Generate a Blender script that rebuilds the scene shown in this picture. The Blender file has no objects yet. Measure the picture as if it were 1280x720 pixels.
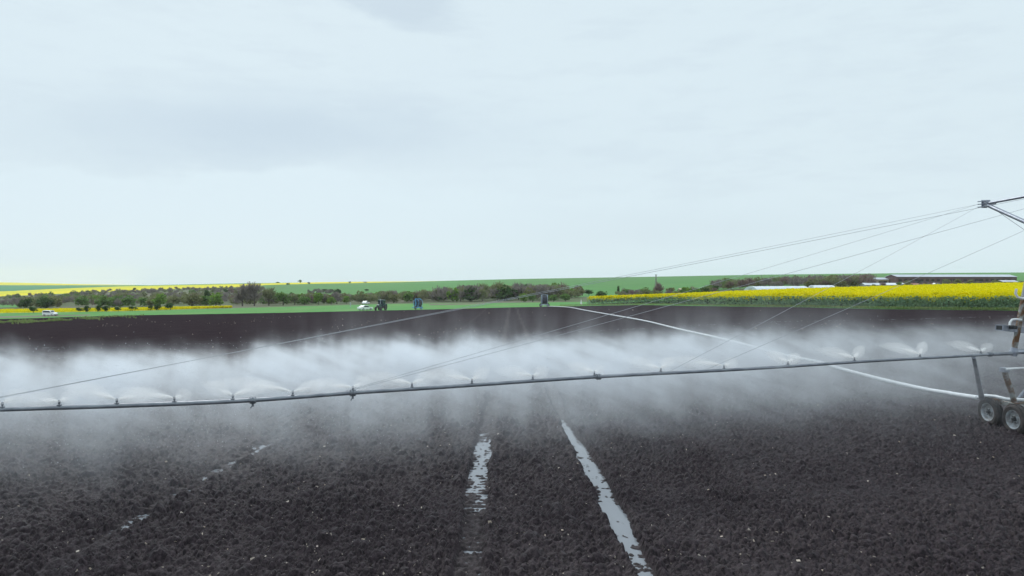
import bpy, bmesh, math, random
import numpy as np
from mathutils import Vector, Matrix

R = math.radians
rng = np.random.default_rng(7)
random.seed(7)
sc = bpy.context.scene
col = sc.collection
H, HOR, F = 4.4, 352.0, 853.33          # camera height, horizon row and focal length used while surveying the photo


def at(px, py, D):
    return Vector(((px - 640) / F * D, D, H - (py - HOR) * D / F))


# ------------------------------------------------------------------ noise
def _hash(ix, iy, seed):
    h = (ix.astype(np.int64) * 374761393 + iy.astype(np.int64) * 668265263 + seed * 1442695041) & 0x7fffffff
    h = ((h ^ (h >> 13)) * 1274126177) & 0x7fffffff
    h = ((h ^ (h >> 16)) * 2246822519) & 0x7fffffff
    return ((h ^ (h >> 11)) & 0xffff) / 65535.0


def vnoise(x, y, seed=0):
    ix, iy = np.floor(x), np.floor(y)
    fx, fy = x - ix, y - iy
    fx = fx * fx * (3 - 2 * fx); fy = fy * fy * (3 - 2 * fy)
    a, b = _hash(ix, iy, seed), _hash(ix + 1, iy, seed)
    c, d = _hash(ix, iy + 1, seed), _hash(ix + 1, iy + 1, seed)
    return (a * (1 - fx) + b * fx) * (1 - fy) + (c * (1 - fx) + d * fx) * fy


def fbm(x, y, octv=4, seed=0):
    s, a, t = 0, 1.0, 0
    for k in range(octv):
        s = s + a * (vnoise(x * 2 ** k, y * 2 ** k, seed + 17 * k) - .5); t += a; a *= .5
    return s / t * 2


def clods(x, y, cell, rmin, rmax, prob, seed):
    """height of rounded lumps, one per cell at most"""
    x = x / cell; y = y / cell
    ix, iy = np.floor(x), np.floor(y)
    best = np.zeros_like(x)
    for dx in (-1, 0, 1):
        for dy in (-1, 0, 1):
            cx, cy = ix + dx, iy + dy
            jx = cx + .15 + .7 * _hash(cx, cy, seed + 1)
            jy = cy + .15 + .7 * _hash(cx, cy, seed + 2)
            r = rmin + (rmax - rmin) * _hash(cx, cy, seed + 3)
            e = .75 + .6 * _hash(cx, cy, seed + 5)
            d2 = (((x - jx) * e) ** 2 + ((y - jy) / e) ** 2) / (r * r)
            h = np.sqrt(np.clip(1 - d2, 0, 1)) * r * (_hash(cx, cy, seed + 4) < prob)
            best = np.maximum(best, h)
    return best * cell


# ------------------------------------------------------------------ terrain
PXC = np.array([-500, 0, 160, 320, 480, 640, 800, 960, 1120, 1280, 1800.])
PROF = {  # column px : (distance, image row) read from the photograph; the land dips to the left and rises beyond
    -500: [(180, 405), (240, 396), (300, 391), (340, 390), (600, 384), (900, 378), (1300, 369), (2200, 359), (3000, 352.5)],
    0: [(180, 399), (240, 391), (300, 386.5), (340, 386), (600, 378), (900, 371), (1300, 365), (2200, 357), (3000, 352.3)],
    160: [(178, 394), (235, 389), (285, 385), (340, 384), (600, 372), (900, 362.8), (1300, 358), (2200, 356.6), (2700, 356)],
    320: [(175, 391.5), (260, 384.5), (400, 380), (650, 368), (1000, 357.7), (1500, 354.5), (1900, 353.6)],
    480: [(170, 388), (280, 380), (400, 377), (600, 365), (1400, 353.6), (1750, 351.4)],
    640: [(158, 384), (260, 378.5), (400, 373), (600, 360), (1500, 348.6)],
    800: [(132, 380.6), (190, 377), (300, 374.5), (500, 365), (1500, 346)],
    960: [(92, 383), (230, 368.5), (400, 362), (700, 352), (1500, 343)],
    1120: [(80, 386.5), (250, 363), (400, 358), (700, 350), (1500, 341.4)],
    1280: [(70, 388), (250, 359), (400, 356.5), (700, 349), (1500, 340.4)],
    1800: [(62, 390), (250, 356), (400, 354), (700, 346), (1500, 338)],
}
NL, NU = 500, 221
LG = np.linspace(math.log(6), math.log(5200), NL)
PG = np.linspace(-500, 1800, NU)
_cols = []
for p in PXC:
    pr = PROF[int(p)]
    d = [6, 26, 40]; z = [0, 0, 0]
    z[2] = (H - (pr[0][1] - HOR) * pr[0][0] / F) * .06
    for D, py in pr:
        d.append(D); z.append(H - (py - HOR) * D / F)
    last = z[-1]
    d += [pr[-1][0] * 1.35, 5200]; z += [last - 14, last - 60]
    dl = np.log(np.array(d, float))
    _cols.append(np.interp(LG, dl, np.array(z, float)))
_cols = np.array(_cols)
ZT = np.array([np.interp(PG, PXC, _cols[:, k]) for k in range(NL)])


def _blur(a, n, axis):
    k = np.exp(-np.linspace(-2, 2, 2 * n + 1) ** 2); k /= k.sum()
    pad = [(0, 0), (0, 0)]; pad[axis] = (n, n)
    b = np.pad(a, pad, mode='edge')
    return np.apply_along_axis(lambda m: np.convolve(m, k, 'valid'), axis, b)


ZT = _blur(_blur(ZT, 5, 0), 9, 1)


def zt(X, Y):
    X = np.asarray(X, float); Y = np.maximum(np.asarray(Y, float), 6.0)
    px = np.clip(640 + F * X / Y, -500, 1799.9)
    l = np.clip(np.log(Y), LG[0], LG[-1] - 1e-6)
    fi = (px - PG[0]) / (PG[1] - PG[0]); fj = (l - LG[0]) / (LG[1] - LG[0])
    i = np.floor(fi).astype(int).clip(0, NU - 2); j = np.floor(fj).astype(int).clip(0, NL - 2)
    a, b = fi - i, fj - j
    return (ZT[j, i] * (1 - a) + ZT[j, i + 1] * a) * (1 - b) + (ZT[j + 1, i] * (1 - a) + ZT[j + 1, i + 1] * a) * b


def gz(x, y):
    return float(zt(np.array([x]), np.array([y]))[0])


def ground(px, D, dz=0.0):
    x = (px - 640) / F * D
    return Vector((x, D, gz(x, D) + dz))


def L(px, pts):
    return np.interp(px, [p[0] for p in pts], [p[1] for p in pts])


EDGE = [(-500, 188), (0, 180), (160, 178), (320, 175), (480, 170), (640, 158), (740, 146), (800, 131), (960, 92), (1120, 80), (1280, 70), (1800, 62)]
CANOLA_NEAR = [(734, 158), (800, 137), (960, 93.5), (1120, 81.2), (1280, 71), (1800, 63)]
CANOLA_FAR = [(734, 160), (800, 190), (960, 230), (1120, 245), (1280, 255), (1800, 262)]


# ------------------------------------------------------------------ materials
def mat(name, base, rough=.7, metal=0.0, spec=.4, var=None, scale=3.0, bump=0.0, bscale=20.0, coord='Object', detail=4, trans=0.0, ior=1.45, ramp=(.35, .65), alpha=1.0):
    m = bpy.data.materials.new(name); m.use_nodes = True
    nt = m.node_tree; b = nt.nodes['Principled BSDF']
    b.inputs['Base Color'].default_value = (*base, 1)
    b.inputs['Roughness'].default_value = rough
    b.inputs['Metallic'].default_value = metal
    b.inputs['Specular IOR Level'].default_value = spec
    b.inputs['IOR'].default_value = ior
    b.inputs['Transmission Weight'].default_value = trans
    tc = nt.nodes.new('ShaderNodeTexCoord')
    if var is not None:
        n = nt.nodes.new('ShaderNodeTexNoise'); n.inputs['Scale'].default_value = scale; n.inputs['Detail'].default_value = detail
        nt.links.new(tc.outputs[coord], n.inputs['Vector'])
        r = nt.nodes.new('ShaderNodeMapRange'); r.inputs['From Min'].default_value = ramp[0]; r.inputs['From Max'].default_value = ramp[1]
        nt.links.new(n.outputs['Fac'], r.inputs['Value'])
        mx = nt.nodes.new('ShaderNodeMix'); mx.data_type = 'RGBA'
        mx.inputs['A'].default_value = (*base, 1); mx.inputs['B'].default_value = (*var, 1)
        nt.links.new(r.outputs['Result'], mx.inputs['Factor']); nt.links.new(mx.outputs['Result'], b.inputs['Base Color'])
    if bump:
        n2 = nt.nodes.new('ShaderNodeTexNoise'); n2.inputs['Scale'].default_value = bscale; n2.inputs['Detail'].default_value = 5
        nt.links.new(tc.outputs[coord], n2.inputs['Vector'])
        bp = nt.nodes.new('ShaderNodeBump'); bp.inputs['Strength'].default_value = bump; bp.inputs['Distance'].default_value = .1
        nt.links.new(n2.outputs['Fac'], bp.inputs['Height']); nt.links.new(bp.outputs['Normal'], b.inputs['Normal'])
    return m


def noise_node(nt, vec, scale, detail=4, rough=.5, stretch=None):
    if stretch:
        mp = nt.nodes.new('ShaderNodeMapping'); mp.inputs['Scale'].default_value = stretch
        nt.links.new(vec, mp.inputs['Vector']); vec = mp.outputs['Vector']
    n = nt.nodes.new('ShaderNodeTexNoise'); n.inputs['Scale'].default_value = scale
    n.inputs['Detail'].default_value = detail; n.inputs['Roughness'].default_value = rough
    nt.links.new(vec, n.inputs['Vector'])
    return n.outputs['Fac']


def mix_col(nt, fac, a, b):
    mx = nt.nodes.new('ShaderNodeMix'); mx.data_type = 'RGBA'
    for s, v in (('A', a), ('B', b)):
        if isinstance(v, tuple): mx.inputs[s].default_value = (*v, 1)
        else: nt.links.new(v, mx.inputs[s])
    if isinstance(fac, (int, float)): mx.inputs['Factor'].default_value = fac
    else: nt.links.new(fac, mx.inputs['Factor'])
    return mx.outputs['Result']


def rng_node(nt, v, a, b, c=0.0, d=1.0, smooth=False):
    r = nt.nodes.new('ShaderNodeMapRange')
    if smooth: r.interpolation_type = 'SMOOTHSTEP'
    for k, x in (('From Min', a), ('From Max', b), ('To Min', c), ('To Max', d)):
        if isinstance(x, (int, float)): r.inputs[k].default_value = x
        else: nt.links.new(x, r.inputs[k])
    nt.links.new(v, r.inputs['Value'])
    return r.outputs['Result']


def mth(nt, op, a, b=None, c=None):
    n = nt.nodes.new('ShaderNodeMath'); n.operation = op
    for k, v in enumerate((a, b, c)):
        if v is None: continue
        if isinstance(v, (int, float)): n.inputs[k].default_value = v
        else: nt.links.new(v, n.inputs[k])
    return n.outputs[0]


def soil_material(name, near):
    m = bpy.data.materials.new(name); m.use_nodes = True
    nt = m.node_tree; b = nt.nodes['Principled BSDF']
    tc = nt.nodes.new('ShaderNodeTexCoord').outputs['Object']
    big = noise_node(nt, tc, .35, 5, .6)
    fine = noise_node(nt, tc, 15.0, 6, .75)
    c1 = mix_col(nt, rng_node(nt, fine, .40, .72), (.0065, .0042, .0052), (.070, .050, .058))
    c2 = mix_col(nt, rng_node(nt, fine, .36, .70), (.0085, .0060, .0070), (.074, .055, .061))
    c = mix_col(nt, rng_node(nt, big, .35, .65), c1, c2)
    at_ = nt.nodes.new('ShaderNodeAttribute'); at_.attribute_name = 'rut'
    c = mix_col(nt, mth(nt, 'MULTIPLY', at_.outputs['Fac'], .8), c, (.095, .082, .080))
    nt.links.new(c, b.inputs['Base Color'])
    b.inputs['Roughness'].default_value = .52 if near else .85
    b.inputs['Specular IOR Level'].default_value = .08 if near else 0.0
    if near:
        yy_ = nt.nodes.new('ShaderNodeSeparateXYZ'); nt.links.new(tc, yy_.inputs[0])
        nt.links.new(rng_node(nt, yy_.outputs[1], 24.0, 55.0, .12, 0.0), b.inputs['Specular IOR Level'])
    bp = nt.nodes.new('ShaderNodeBump'); bp.inputs['Strength'].default_value = .75 if near else .8
    bp.inputs['Distance'].default_value = .03 if near else .15
    hgt = noise_node(nt, tc, 34.0 if near else 2.5, 6, .7)
    nt.links.new(hgt, bp.inputs['Height']); nt.links.new(bp.outputs['Normal'], b.inputs['Normal'])
    return m


def field_material(name, a, b_, scale, c=None, bump=.5, bscale=1.5, rowdir=None):
    m = bpy.data.materials.new(name); m.use_nodes = True
    nt = m.node_tree; b = nt.nodes['Principled BSDF']
    b.inputs['Roughness'].default_value = .9; b.inputs['Specular IOR Level'].default_value = .1
    tc = nt.nodes.new('ShaderNodeTexCoord').outputs['Object']
    k = mix_col(nt, rng_node(nt, noise_node(nt, tc, scale, 6, .65), .32, .68), a, b_)
    if c:
        k = mix_col(nt, rng_node(nt, noise_node(nt, tc, scale * .12, 3, stretch=(1, .35, 1)), .45, .68), k, c)
    nt.links.new(k, b.inputs['Base Color'])
    bp = nt.nodes.new('ShaderNodeBump'); bp.inputs['Strength'].default_value = bump; bp.inputs['Distance'].default_value = .3
    nt.links.new(noise_node(nt, tc, bscale, 4), bp.inputs['Height']); nt.links.new(bp.outputs['Normal'], b.inputs['Normal'])
    return m


M = {}
M['soil'] = soil_material('wet_soil', True)
M['soil_far'] = soil_material('tilled_soil', False)
M['grass'] = field_material('verge_grass', (.068, .225, .052), (.100, .268, .066), .8, (.13, .255, .070))
M['scrub'] = field_material('scrub_ground', (.115, .115, .07), (.09, .14, .055), .15, (.16, .14, .11))
M['crop'] = field_material('green_crop', (.074, .205, .060), (.102, .242, .070), .02, (.092, .180, .062), bump=.2)
M['teal'] = field_material('bluish_crop', (.045, .18, .11), (.055, .20, .12), .01, (.060, .23, .09), bump=.2)
M['canola_far'] = field_material('distant_flowering_canola', (.62, .53, .008), (.72, .62, .012), .03, (.52, .50, .03), bump=.3)
M['track'] = field_material('dirt_track', (.16, .14, .105), (.12, .13, .07), .6, (.20, .18, .15))
M['yellow'] = mat('canola_flower', (.80, .69, .005), .8, spec=.1, var=(.62, .58, .01), scale=1.2)
M['canopy'] = field_material('canola_canopy', (.78, .67, .006), (.60, .55, .012), 2.0, (.50, .50, .02), bump=.8, bscale=5)
M['canola_green'] = mat('canola_leaf', (.19, .31, .20), .75, spec=.2, var=(.28, .40, .22), scale=1.2)
M['weed'] = mat('weed_leaf', (.15, .24, .06), .8, spec=.15, var=(.24, .28, .12), scale=.6)
M['straw'] = mat('straw', (.32, .25, .19), .8, var=(.58, .50, .44), scale=3)
M['water'] = mat('puddle_water', (.19, .20, .22), .06, spec=.5, ior=1.45, bump=.04, bscale=5)
M['galv'] = mat('galvanised_steel', (.38, .40, .45), .42, metal=.7, var=(.26, .28, .33), scale=7, bump=.05)
M['pipe'] = mat('painted_boom_pipe', (.27, .29, .32), .4, metal=.4, var=(.18, .195, .22), scale=4, bump=.03)
M['cable'] = mat('steel_cable', (.42, .44, .47), .5, metal=.2)
M['rust'] = mat('rusty_painted_steel', (.30, .31, .30), .65, metal=.2, var=(.14, .075, .04), scale=5.0, bump=.15, ramp=(.42, .56))
M['white'] = mat('white_paint', (.78, .79, .80), .4, var=(.62, .63, .64), scale=3)
M['black'] = mat('dark_steel', (.035, .037, .042), .55, metal=.3, var=(.06, .06, .06), scale=8)
M['rubber'] = mat('muddy_rubber', (.025, .024, .025), .85, var=(.075, .06, .055), scale=6, bump=.25, bscale=30)
M['rim'] = mat('grey_wheel_rim', (.42, .45, .48), .45, metal=.3, var=(.22, .21, .20), scale=9)
M['hose'] = mat('pale_pe_hose', (.74, .76, .78), .5, var=(.62, .64, .66), scale=1.2)
M['drum'] = mat('dark_wound_hose', (.018, .020, .030), .55, var=(.035, .037, .05), scale=3)
M['reelframe'] = mat('blue_grey_paint', (.42, .50, .58), .45, var=(.34, .42, .50), scale=2)
M['blue'] = mat('blue_paint', (.10, .33, .62), .4, var=(.14, .38, .66), scale=2)
M['palegrey'] = mat('pale_grey_paint', (.52, .56, .60), .45, var=(.42, .46, .5), scale=2)
M['tractor'] = mat('dark_green_tractor_paint', (.030, .085, .075), .4, var=(.05, .11, .10), scale=2)
M['glass'] = mat('dark_vehicle_glass', (.03, .045, .055), .08, spec=.6)
M['lamp'] = mat('lamp_lens', (.75, .75, .72), .15)
M['carwhite'] = mat('white_car_paint', (.86, .87, .88), .25, spec=.5)
M['brick'] = mat('dark_red_brick', (.115, .062, .068), .85, var=(.15, .105, .11), scale=.35, bump=.2, bscale=6)
M['beige'] = mat('beige_render', (.46, .39, .25), .8, var=(.40, .33, .27), scale=.4)
M['paleroof'] = mat('pale_sheet_roof', (.52, .54, .60), .5, var=(.42, .45, .52), scale=.3)
M['redroof'] = mat('red_tile_roof', (.36, .16, .11), .8, var=(.28, .17, .13), scale=.5)
M['plastic'] = mat('white_tunnel_film', (.74, .77, .82), .35, var=(.62, .67, .74), scale=.5)
M['doordark'] = mat('dark_opening', (.03, .028, .03), .7)
M['wood'] = mat('grey_pole_wood', (.20, .19, .18), .8, var=(.28, .27, .26), scale=2)
M['porcelain'] = mat('pale_insulator', (.6, .62, .64), .3)
BARK = mat('grey_brown_bark', (.085, .070, .058), .9, var=(.12, .105, .095), scale=1.5)
LEAF = {
    'lime': mat('fresh_lime_leaf', (.20, .33, .05), .75, spec=.15, var=(.13, .24, .045), scale=.5),
    'green': mat('mid_green_leaf', (.11, .21, .05), .75, spec=.15, var=(.16, .26, .07), scale=.5),
    'dark': mat('dark_green_leaf', (.045, .095, .032), .8, spec=.15, var=(.075, .13, .04), scale=.5),
    'olive': mat('olive_bud_leaf', (.18, .20, .085), .8, spec=.1, var=(.23, .235, .11), scale=.4),
    'twig': mat('grey_brown_twig', (.27, .24, .22), .9, spec=.1, var=(.20, .18, .17), scale=.3),
    'budtwig': mat('budding_brown_twig', (.25, .25, .14), .9, spec=.1, var=(.19, .23, .11), scale=.3),
    'rosetwig': mat('reddish_bare_twig', (.25, .175, .16), .9, spec=.1, var=(.19, .14, .135), scale=.3),
}


for m_ in list(LEAF.values()) + [M['canola_green'], M['yellow'], M['weed']]:
    nt_ = m_.node_tree; b_ = nt_.nodes['Principled BSDF']; o_ = [k for k in nt_.nodes if k.type == 'OUTPUT_MATERIAL'][0]
    tl_ = nt_.nodes.new('ShaderNodeBsdfTranslucent'); ms_ = nt_.nodes.new('ShaderNodeMixShader'); ms_.inputs[0].default_value = .35
    src_ = b_.inputs['Base Color'].links[0].from_socket
    nt_.links.new(src_, tl_.inputs['Color']); nt_.links.new(b_.outputs[0], ms_.inputs[1]); nt_.links.new(tl_.outputs[0], ms_.inputs[2]); nt_.links.new(ms_.outputs[0], o_.inputs['Surface'])


# ------------------------------------------------------------------ mesh helpers
def tag(o, label=None, cat=None, group=None, kind=None):
    for k, v in (('label', label), ('category', cat), ('group', group), ('kind', kind)):
        if v: o[k] = v
    return o


def link(name, me, mats, parent=None, smooth=False):
    o = bpy.data.objects.new(name, me); col.objects.link(o)
    for m in (mats if isinstance(mats, (list, tuple)) else [mats]):
        me.materials.append(m)
    if parent is not None: o.parent = parent
    if smooth:
        me.polygons.foreach_set('use_smooth', np.ones(len(me.polygons), bool))
    return o


def np_mesh(name, V, Fq):
    me = bpy.data.meshes.new(name)
    n, k = Fq.shape
    me.vertices.add(len(V)); me.vertices.foreach_set('co', np.ascontiguousarray(V, np.float32).ravel())
    me.loops.add(n * k); me.loops.foreach_set('vertex_index', np.ascontiguousarray(Fq, np.int32).ravel())
    me.polygons.add(n)
    me.polygons.foreach_set('loop_start', np.arange(0, n * k, k, dtype=np.int32))
    me.polygons.foreach_set('loop_total', np.full(n, k, np.int32))
    me.update(calc_edges=True)
    return me


class MB:
    def __init__(s): s.v = []; s.f = []; s.m = []; s.cur = 0

    def mesh(s, vs, fs):
        b = len(s.v); s.v += [tuple(v) for v in vs]; s.f += [[b + i for i in f] for f in fs]; s.m += [s.cur] * len(fs); return s

    def box(s, c, size, rot=None, taper=1.0):
        x, y, z = (k / 2 for k in size)
        vs = [Vector(p) for p in ((-x, -y, -z), (x, -y, -z), (x, y, -z), (-x, y, -z), (-x * taper, -y * taper, z), (x * taper, -y * taper, z), (x * taper, y * taper, z), (-x * taper, y * taper, z))]
        if rot is not None: vs = [rot @ v for v in vs]
        c = Vector(c)
        return s.mesh([v + c for v in vs], [(3, 2, 1, 0), (4, 5, 6, 7), (0, 1, 5, 4), (1, 2, 6, 5), (2, 3, 7, 6), (3, 0, 4, 7)])

    def tube(s, pts, r, n=10, cap=True):
        pts = [Vector(p) for p in pts]; rs = r if isinstance(r, (list, tuple)) else [r] * len(pts)
        vs, fs = [], []; up = None
        for i, p in enumerate(pts):
            t = (pts[min(i + 1, len(pts) - 1)] - pts[max(i - 1, 0)])
            t = t.normalized() if t.length > 1e-9 else Vector((0, 0, 1))
            if up is None:
                up = Vector((0, 0, 1)) if abs(t.z) < .95 else Vector((1, 0, 0))
            a = t.cross(up).normalized(); b = a.cross(t).normalized(); up = b
            for k in range(n):
                an = 2 * math.pi * k / n
                vs.append(p + (a * math.cos(an) + b * math.sin(an)) * rs[i])
        for i in range(len(pts) - 1):
            for k in range(n):
                fs.append((i * n + k, i * n + (k + 1) % n, (i + 1) * n + (k + 1) % n, (i + 1) * n + k))
        if cap:
            fs.append(tuple(range(n))[::-1]); fs.append(tuple((len(pts) - 1) * n + k for k in range(n)))
        return s.mesh(vs, fs)

    def lathe(s, prof, c, axis, n=24):
        """prof: (radius, offset along axis)"""
        c = Vector(c); ax = Vector(axis).normalized()
        a = ax.cross(Vector((0, 0, 1)) if abs(ax.z) < .9 else Vector((1, 0, 0))).normalized(); b = ax.cross(a)
        vs, fs = [], []
        for r, h in prof:
            for k in range(n):
                an = 2 * math.pi * k / n
                vs.append(c + ax * h + (a * math.cos(an) + b * math.sin(an)) * r)
        for i in range(len(prof) - 1):
            for k in range(n):
                fs.append((i * n + k, i * n + (k + 1) % n, (i + 1) * n + (k + 1) % n, (i + 1) * n + k))
        return s.mesh(vs, fs)

    def prism(s, poly, w0, w1, axis='y'):
        """poly in (x,z), extruded along y from w0 to w1"""
        n = len(poly)
        vs = [(x, w0, z) for x, z in poly] + [(x, w1, z) for x, z in poly]
        fs = [tuple(range(n)), tuple(range(2 * n - 1, n - 1, -1))] + [(i, i + n, (i + 1) % n + n, (i + 1) % n) for i in range(n)]
        return s.mesh(vs, fs)

    def build(s, name, mats, parent=None, smooth=False, bevel=0.0):
        me = bpy.data.meshes.new(name); me.from_pydata(s.v, [], s.f); me.update()
        me.polygons.foreach_set('material_index', s.m)
        if len(s.f) > 1:
            bm_ = bmesh.new(); bm_.from_mesh(me); bmesh.ops.recalc_face_normals(bm_, faces=bm_.faces); bm_.to_mesh(me); bm_.free()
        o = link(name, me, mats, parent, smooth)
        if bevel:
            bm = o.modifiers.new('bevel', 'BEVEL'); bm.width = bevel; bm.segments = 2; bm.limit_method = 'ANGLE'
        if smooth:
            me.set_sharp_from_angle(angle=R(40))
        return o


def empty(name, loc, rz=0.0):
    o = bpy.data.objects.new(name, None); col.objects.link(o); o.location = loc; o.rotation_euler = (0, 0, rz)
    o.empty_display_size = .3
    return o


def copy_tree(o, parent=None):
    c = o.copy(); col.objects.link(c)
    if parent is not None: c.parent = parent
    for ch in list(o.children): copy_tree(ch, c)
    return c


# ------------------------------------------------------------------ ploughed field, near sheet
RUTS = [  # centre line (distance, x), width, depth, start, end
    ([(5, 2.05), (10, 2.03), (11.1, 2.0), (14, 1.95), (17.2, 1.86), (21.3, 1.62), (30, 1.55), (60, 1.4), (150, 1.0)], .41, .105),
    ([(5, -.60), (10.2, -.66), (14.3, -.75), (16.5, -.77), (19, -.76), (30, -.72), (150, -.6)], .44, .095),
    ([(5, -7.2), (13, -6.95), (14.8, -6.93), (17.6, -6.7), (30, -6.3), (60, -5.8)], .42, .05),
]


def soil_height(X, Y, fade):
    h = .045 * fbm(X * .9, Y * .9, 4, 3) + .03 * fbm(X * .25, Y * .25, 2, 9)
    lump = np.maximum(clods(X, Y, .24, .20, .46, .40, 11) * .72, clods(X + .07, Y - .03, .115, .22, .52, .78, 23) * 1.0)
    lump = np.maximum(lump, clods(X - .02, Y + .05, .066, .3, .55, .9, 37) * .85)
    lump = np.maximum(lump, clods(X + .3, Y - .2, .52, .16, .34, .10, 61) * .6)
    lump = lump * (.8 + .7 * vnoise(X * .9, Y * .7, 6)) * (.85 + .9 * vnoise(X * 13, Y * 13, 5)) + .010 * fbm(X * 24, Y * 24, 2, 51)
    rut = np.zeros_like(X); base = np.zeros_like(X)
    for k, (cl, w, dep) in enumerate(RUTS):
        cx = np.interp(Y, [p[0] for p in cl], [p[1] for p in cl]) + .03 * fbm(Y * .6, Y * 0 + k, 3, 70 + k)
        wv = w * (1 + .30 * fbm(Y * 1.1 + 9 * k, Y * 0, 3, 80 + k)) * (np.interp(Y, [10, 11.5, 15, 18.5, 21.5, 24], [.7, .95, 1.1, .85, .55, .8]) if k == 0 else 1)
        cx = cx + .05 * fbm(X * 3.3, Y * 3.3, 3, 90 + k)
        a = np.abs(X - cx) / (wv / 2)
        t = np.clip((1.18 - a) / .36, 0, 1); t = t * t * (3 - 2 * t)
        env = [np.interp(Y, [9.6, 11.6, 20.6, 22.6], [.72, 1, 1, .6]), np.interp(Y, [9, 11.5, 12.5, 14.3, 15.2, 18.6, 20], [.95, .9, .62, .75, 1, 1, .55]), .8 + .35 * fbm(Y * .8, Y * 0, 2, 44)][k]
        base -= dep * t * env
        base += t * (.042 * fbm(X * 5.5, Y * 5.5, 3, 60 + k) + (.010 if k == 0 else .022) * fbm(X * 16, Y * 16, 2, 66))
        base += .05 * np.exp(-((a - 1.45) / .28) ** 2) * (1 if k < 2 else .4)
        tread = np.sin(2 * math.pi * (Y + .35 * np.abs(X - cx) * (1 if k == 0 else .2)) / .21) * .5 + .5
        amp = .050 if k == 1 else .026
        edge = np.clip(a, 0, 1) if k == 0 else np.clip(.55 + .5 * a, 0, 1)
        base += amp * tread * t * edge
        rut = np.maximum(rut, t * (1 if k < 2 else .5))
    h = (h + lump) * (1 - .62 * rut)
    return (h + base) * fade, rut


NC = 1240
uu = np.concatenate([np.linspace(-3, -1.0, 40)[:-1], np.linspace(-1.0, 1.0, NC), np.linspace(1.0, 3, 40)[1:]])
DN = 64.0


def polar(D, u):
    Y = np.repeat(D, len(u)); X = np.tile(u, len(D)) * Y
    return X, Y


def grid_faces(nr, nc):
    i = np.arange(nr - 1)[:, None] * nc + np.arange(nc - 1)[None, :]
    i = i.ravel()
    return np.stack([i, i + 1, i + nc + 1, i + nc], 1)


Dn = np.exp(np.linspace(math.log(6.5), math.log(DN), 1080))
X, Y = polar(Dn, uu)
fade = np.clip((DN - Y) / 20, 0, 1) * .75 + .25
hh, rut = soil_height(X, Y, fade)
Z = zt(X, Y) + hh
me = np_mesh('ploughed_field', np.stack([X, Y, Z], 1), grid_faces(len(Dn), len(uu)))
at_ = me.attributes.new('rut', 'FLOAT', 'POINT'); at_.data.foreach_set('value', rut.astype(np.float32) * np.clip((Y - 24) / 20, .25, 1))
tag(link('ploughed_field', me, M['soil'], smooth=True), kind='structure')

# behind and beneath the viewpoint the same field goes on
g = MB(); g.mesh([(-250, -120, -.03), (250, -120, -.03), (250, 6.6, -.03), (-250, 6.6, -.03)], [(0, 1, 2, 3)])
tag(g.build('field_ground', M['soil_far']), kind='structure')

# ------------------------------------------------------------------ far terrain, split by what grows on it
uf = np.concatenate([np.linspace(-3, -1.1, 30)[:-1], np.linspace(-1.1, 1.1, 900), np.linspace(1.1, 3, 30)[1:]])
Df = np.concatenate([np.exp(np.linspace(math.log(DN), math.log(330), 380)), np.exp(np.linspace(math.log(330), math.log(5000), 420))[1:]])
X, Y = polar(Df, uf)
Z = zt(X, Y)
soilmask = np.clip((L(640 + F * X / Y, EDGE) - Y) / 6, 0, 1)
Z = Z + soilmask * (.05 * fbm(X * 1.1, Y * 1.1, 3, 4) + .03 * fbm(X * 3.1, Y * 3.1, 2, 8)) * np.clip((Y - DN) / 8, 0, 1) * 1.2
hh0, rut = soil_height(X, Y, np.ones_like(X))
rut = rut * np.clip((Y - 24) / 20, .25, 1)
first = Y <= DN + 1e-6
Z[first] += hh0[first] * .25
V = np.stack([X, Y, Z], 1)
FQ = grid_faces(len(Df), len(uf))
cx = X[FQ].mean(1); cy = Y[FQ].mean(1)
px = 640 + F * cx / cy
wob = fbm(cx * .05, cy * .05, 3, 31) * .012 + 1
D = cy * wob
zone = np.full(len(FQ), 3)                                 # scrub
edge = L(px, EDGE)
edge = edge + .5 * fbm(cx * .3, cy * .3, 2, 2)
verge_end = L(px, [(-500, 242), (0, 238), (160, 234), (320, 262), (480, 282), (640, 262), (735, 245), (800, 250), (960, 300), (1800, 330)])
zone[D < verge_end] = 1
zone[cy < edge] = 0
# flowering strip at the far left
s0 = L(px, [(-500, 242), (0, 238), (160, 236), (285, 262), (300, 275)])
s1 = L(px, [(-500, 290), (0, 270), (160, 262), (285, 267), (300, 270)])
zone[(D >= s0) & (D < s1)] = 4
# right-hand canola field
cn = (px > 734) & (cy > L(px, CANOLA_NEAR)) & (cy < L(px, CANOLA_FAR))
zone[cn] = 7
# far slopes
scr = L(px, [(-500, 800), (0, 900), (80, 880), (160, 890), (240, 920), (320, 980), (345, 700), (400, 560), (480, 600), (560, 520), (640, 520), (720, 380), (800, 400), (900, 430), (960, 470), (1120, 480), (1800, 480)])
far = D >= scr
zone[far] = 2
yel0 = L(px, [(-500, 850), (0, 900), (160, 890), (320, 980), (330, 1150), (400, 1350), (480, 1420), (590, 1480), (600, 9000)])
yel1 = L(px, [(-500, 1250), (0, 1300), (160, 1500), (240, 1480), (320, 1520), (400, 1750), (480, 1760), (600, 1800)])
zone[far & (D >= yel0) & (D < yel1)] = 4
zone[far & (D >= yel1)] = 5
zone[(px < 170) & (D > 2250)] = 4
# green gap and strips among the scrub
gap = (zone == 3) & (px > -60) & (px < 28) & (D > 380) & (D < 640)
zone[gap] = 1
gap = (zone == 3) & (px > 335) & (px < 560) & (D > 480)
zone[gap] = 2
# dirt tracks
zone[(px < 112) & (cy > edge + 9) & (cy < edge + 23) & (zone == 1)] = 6
zone[(px > 536) & (px < 606) & (D > 238) & (D < 262)] = 6
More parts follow.
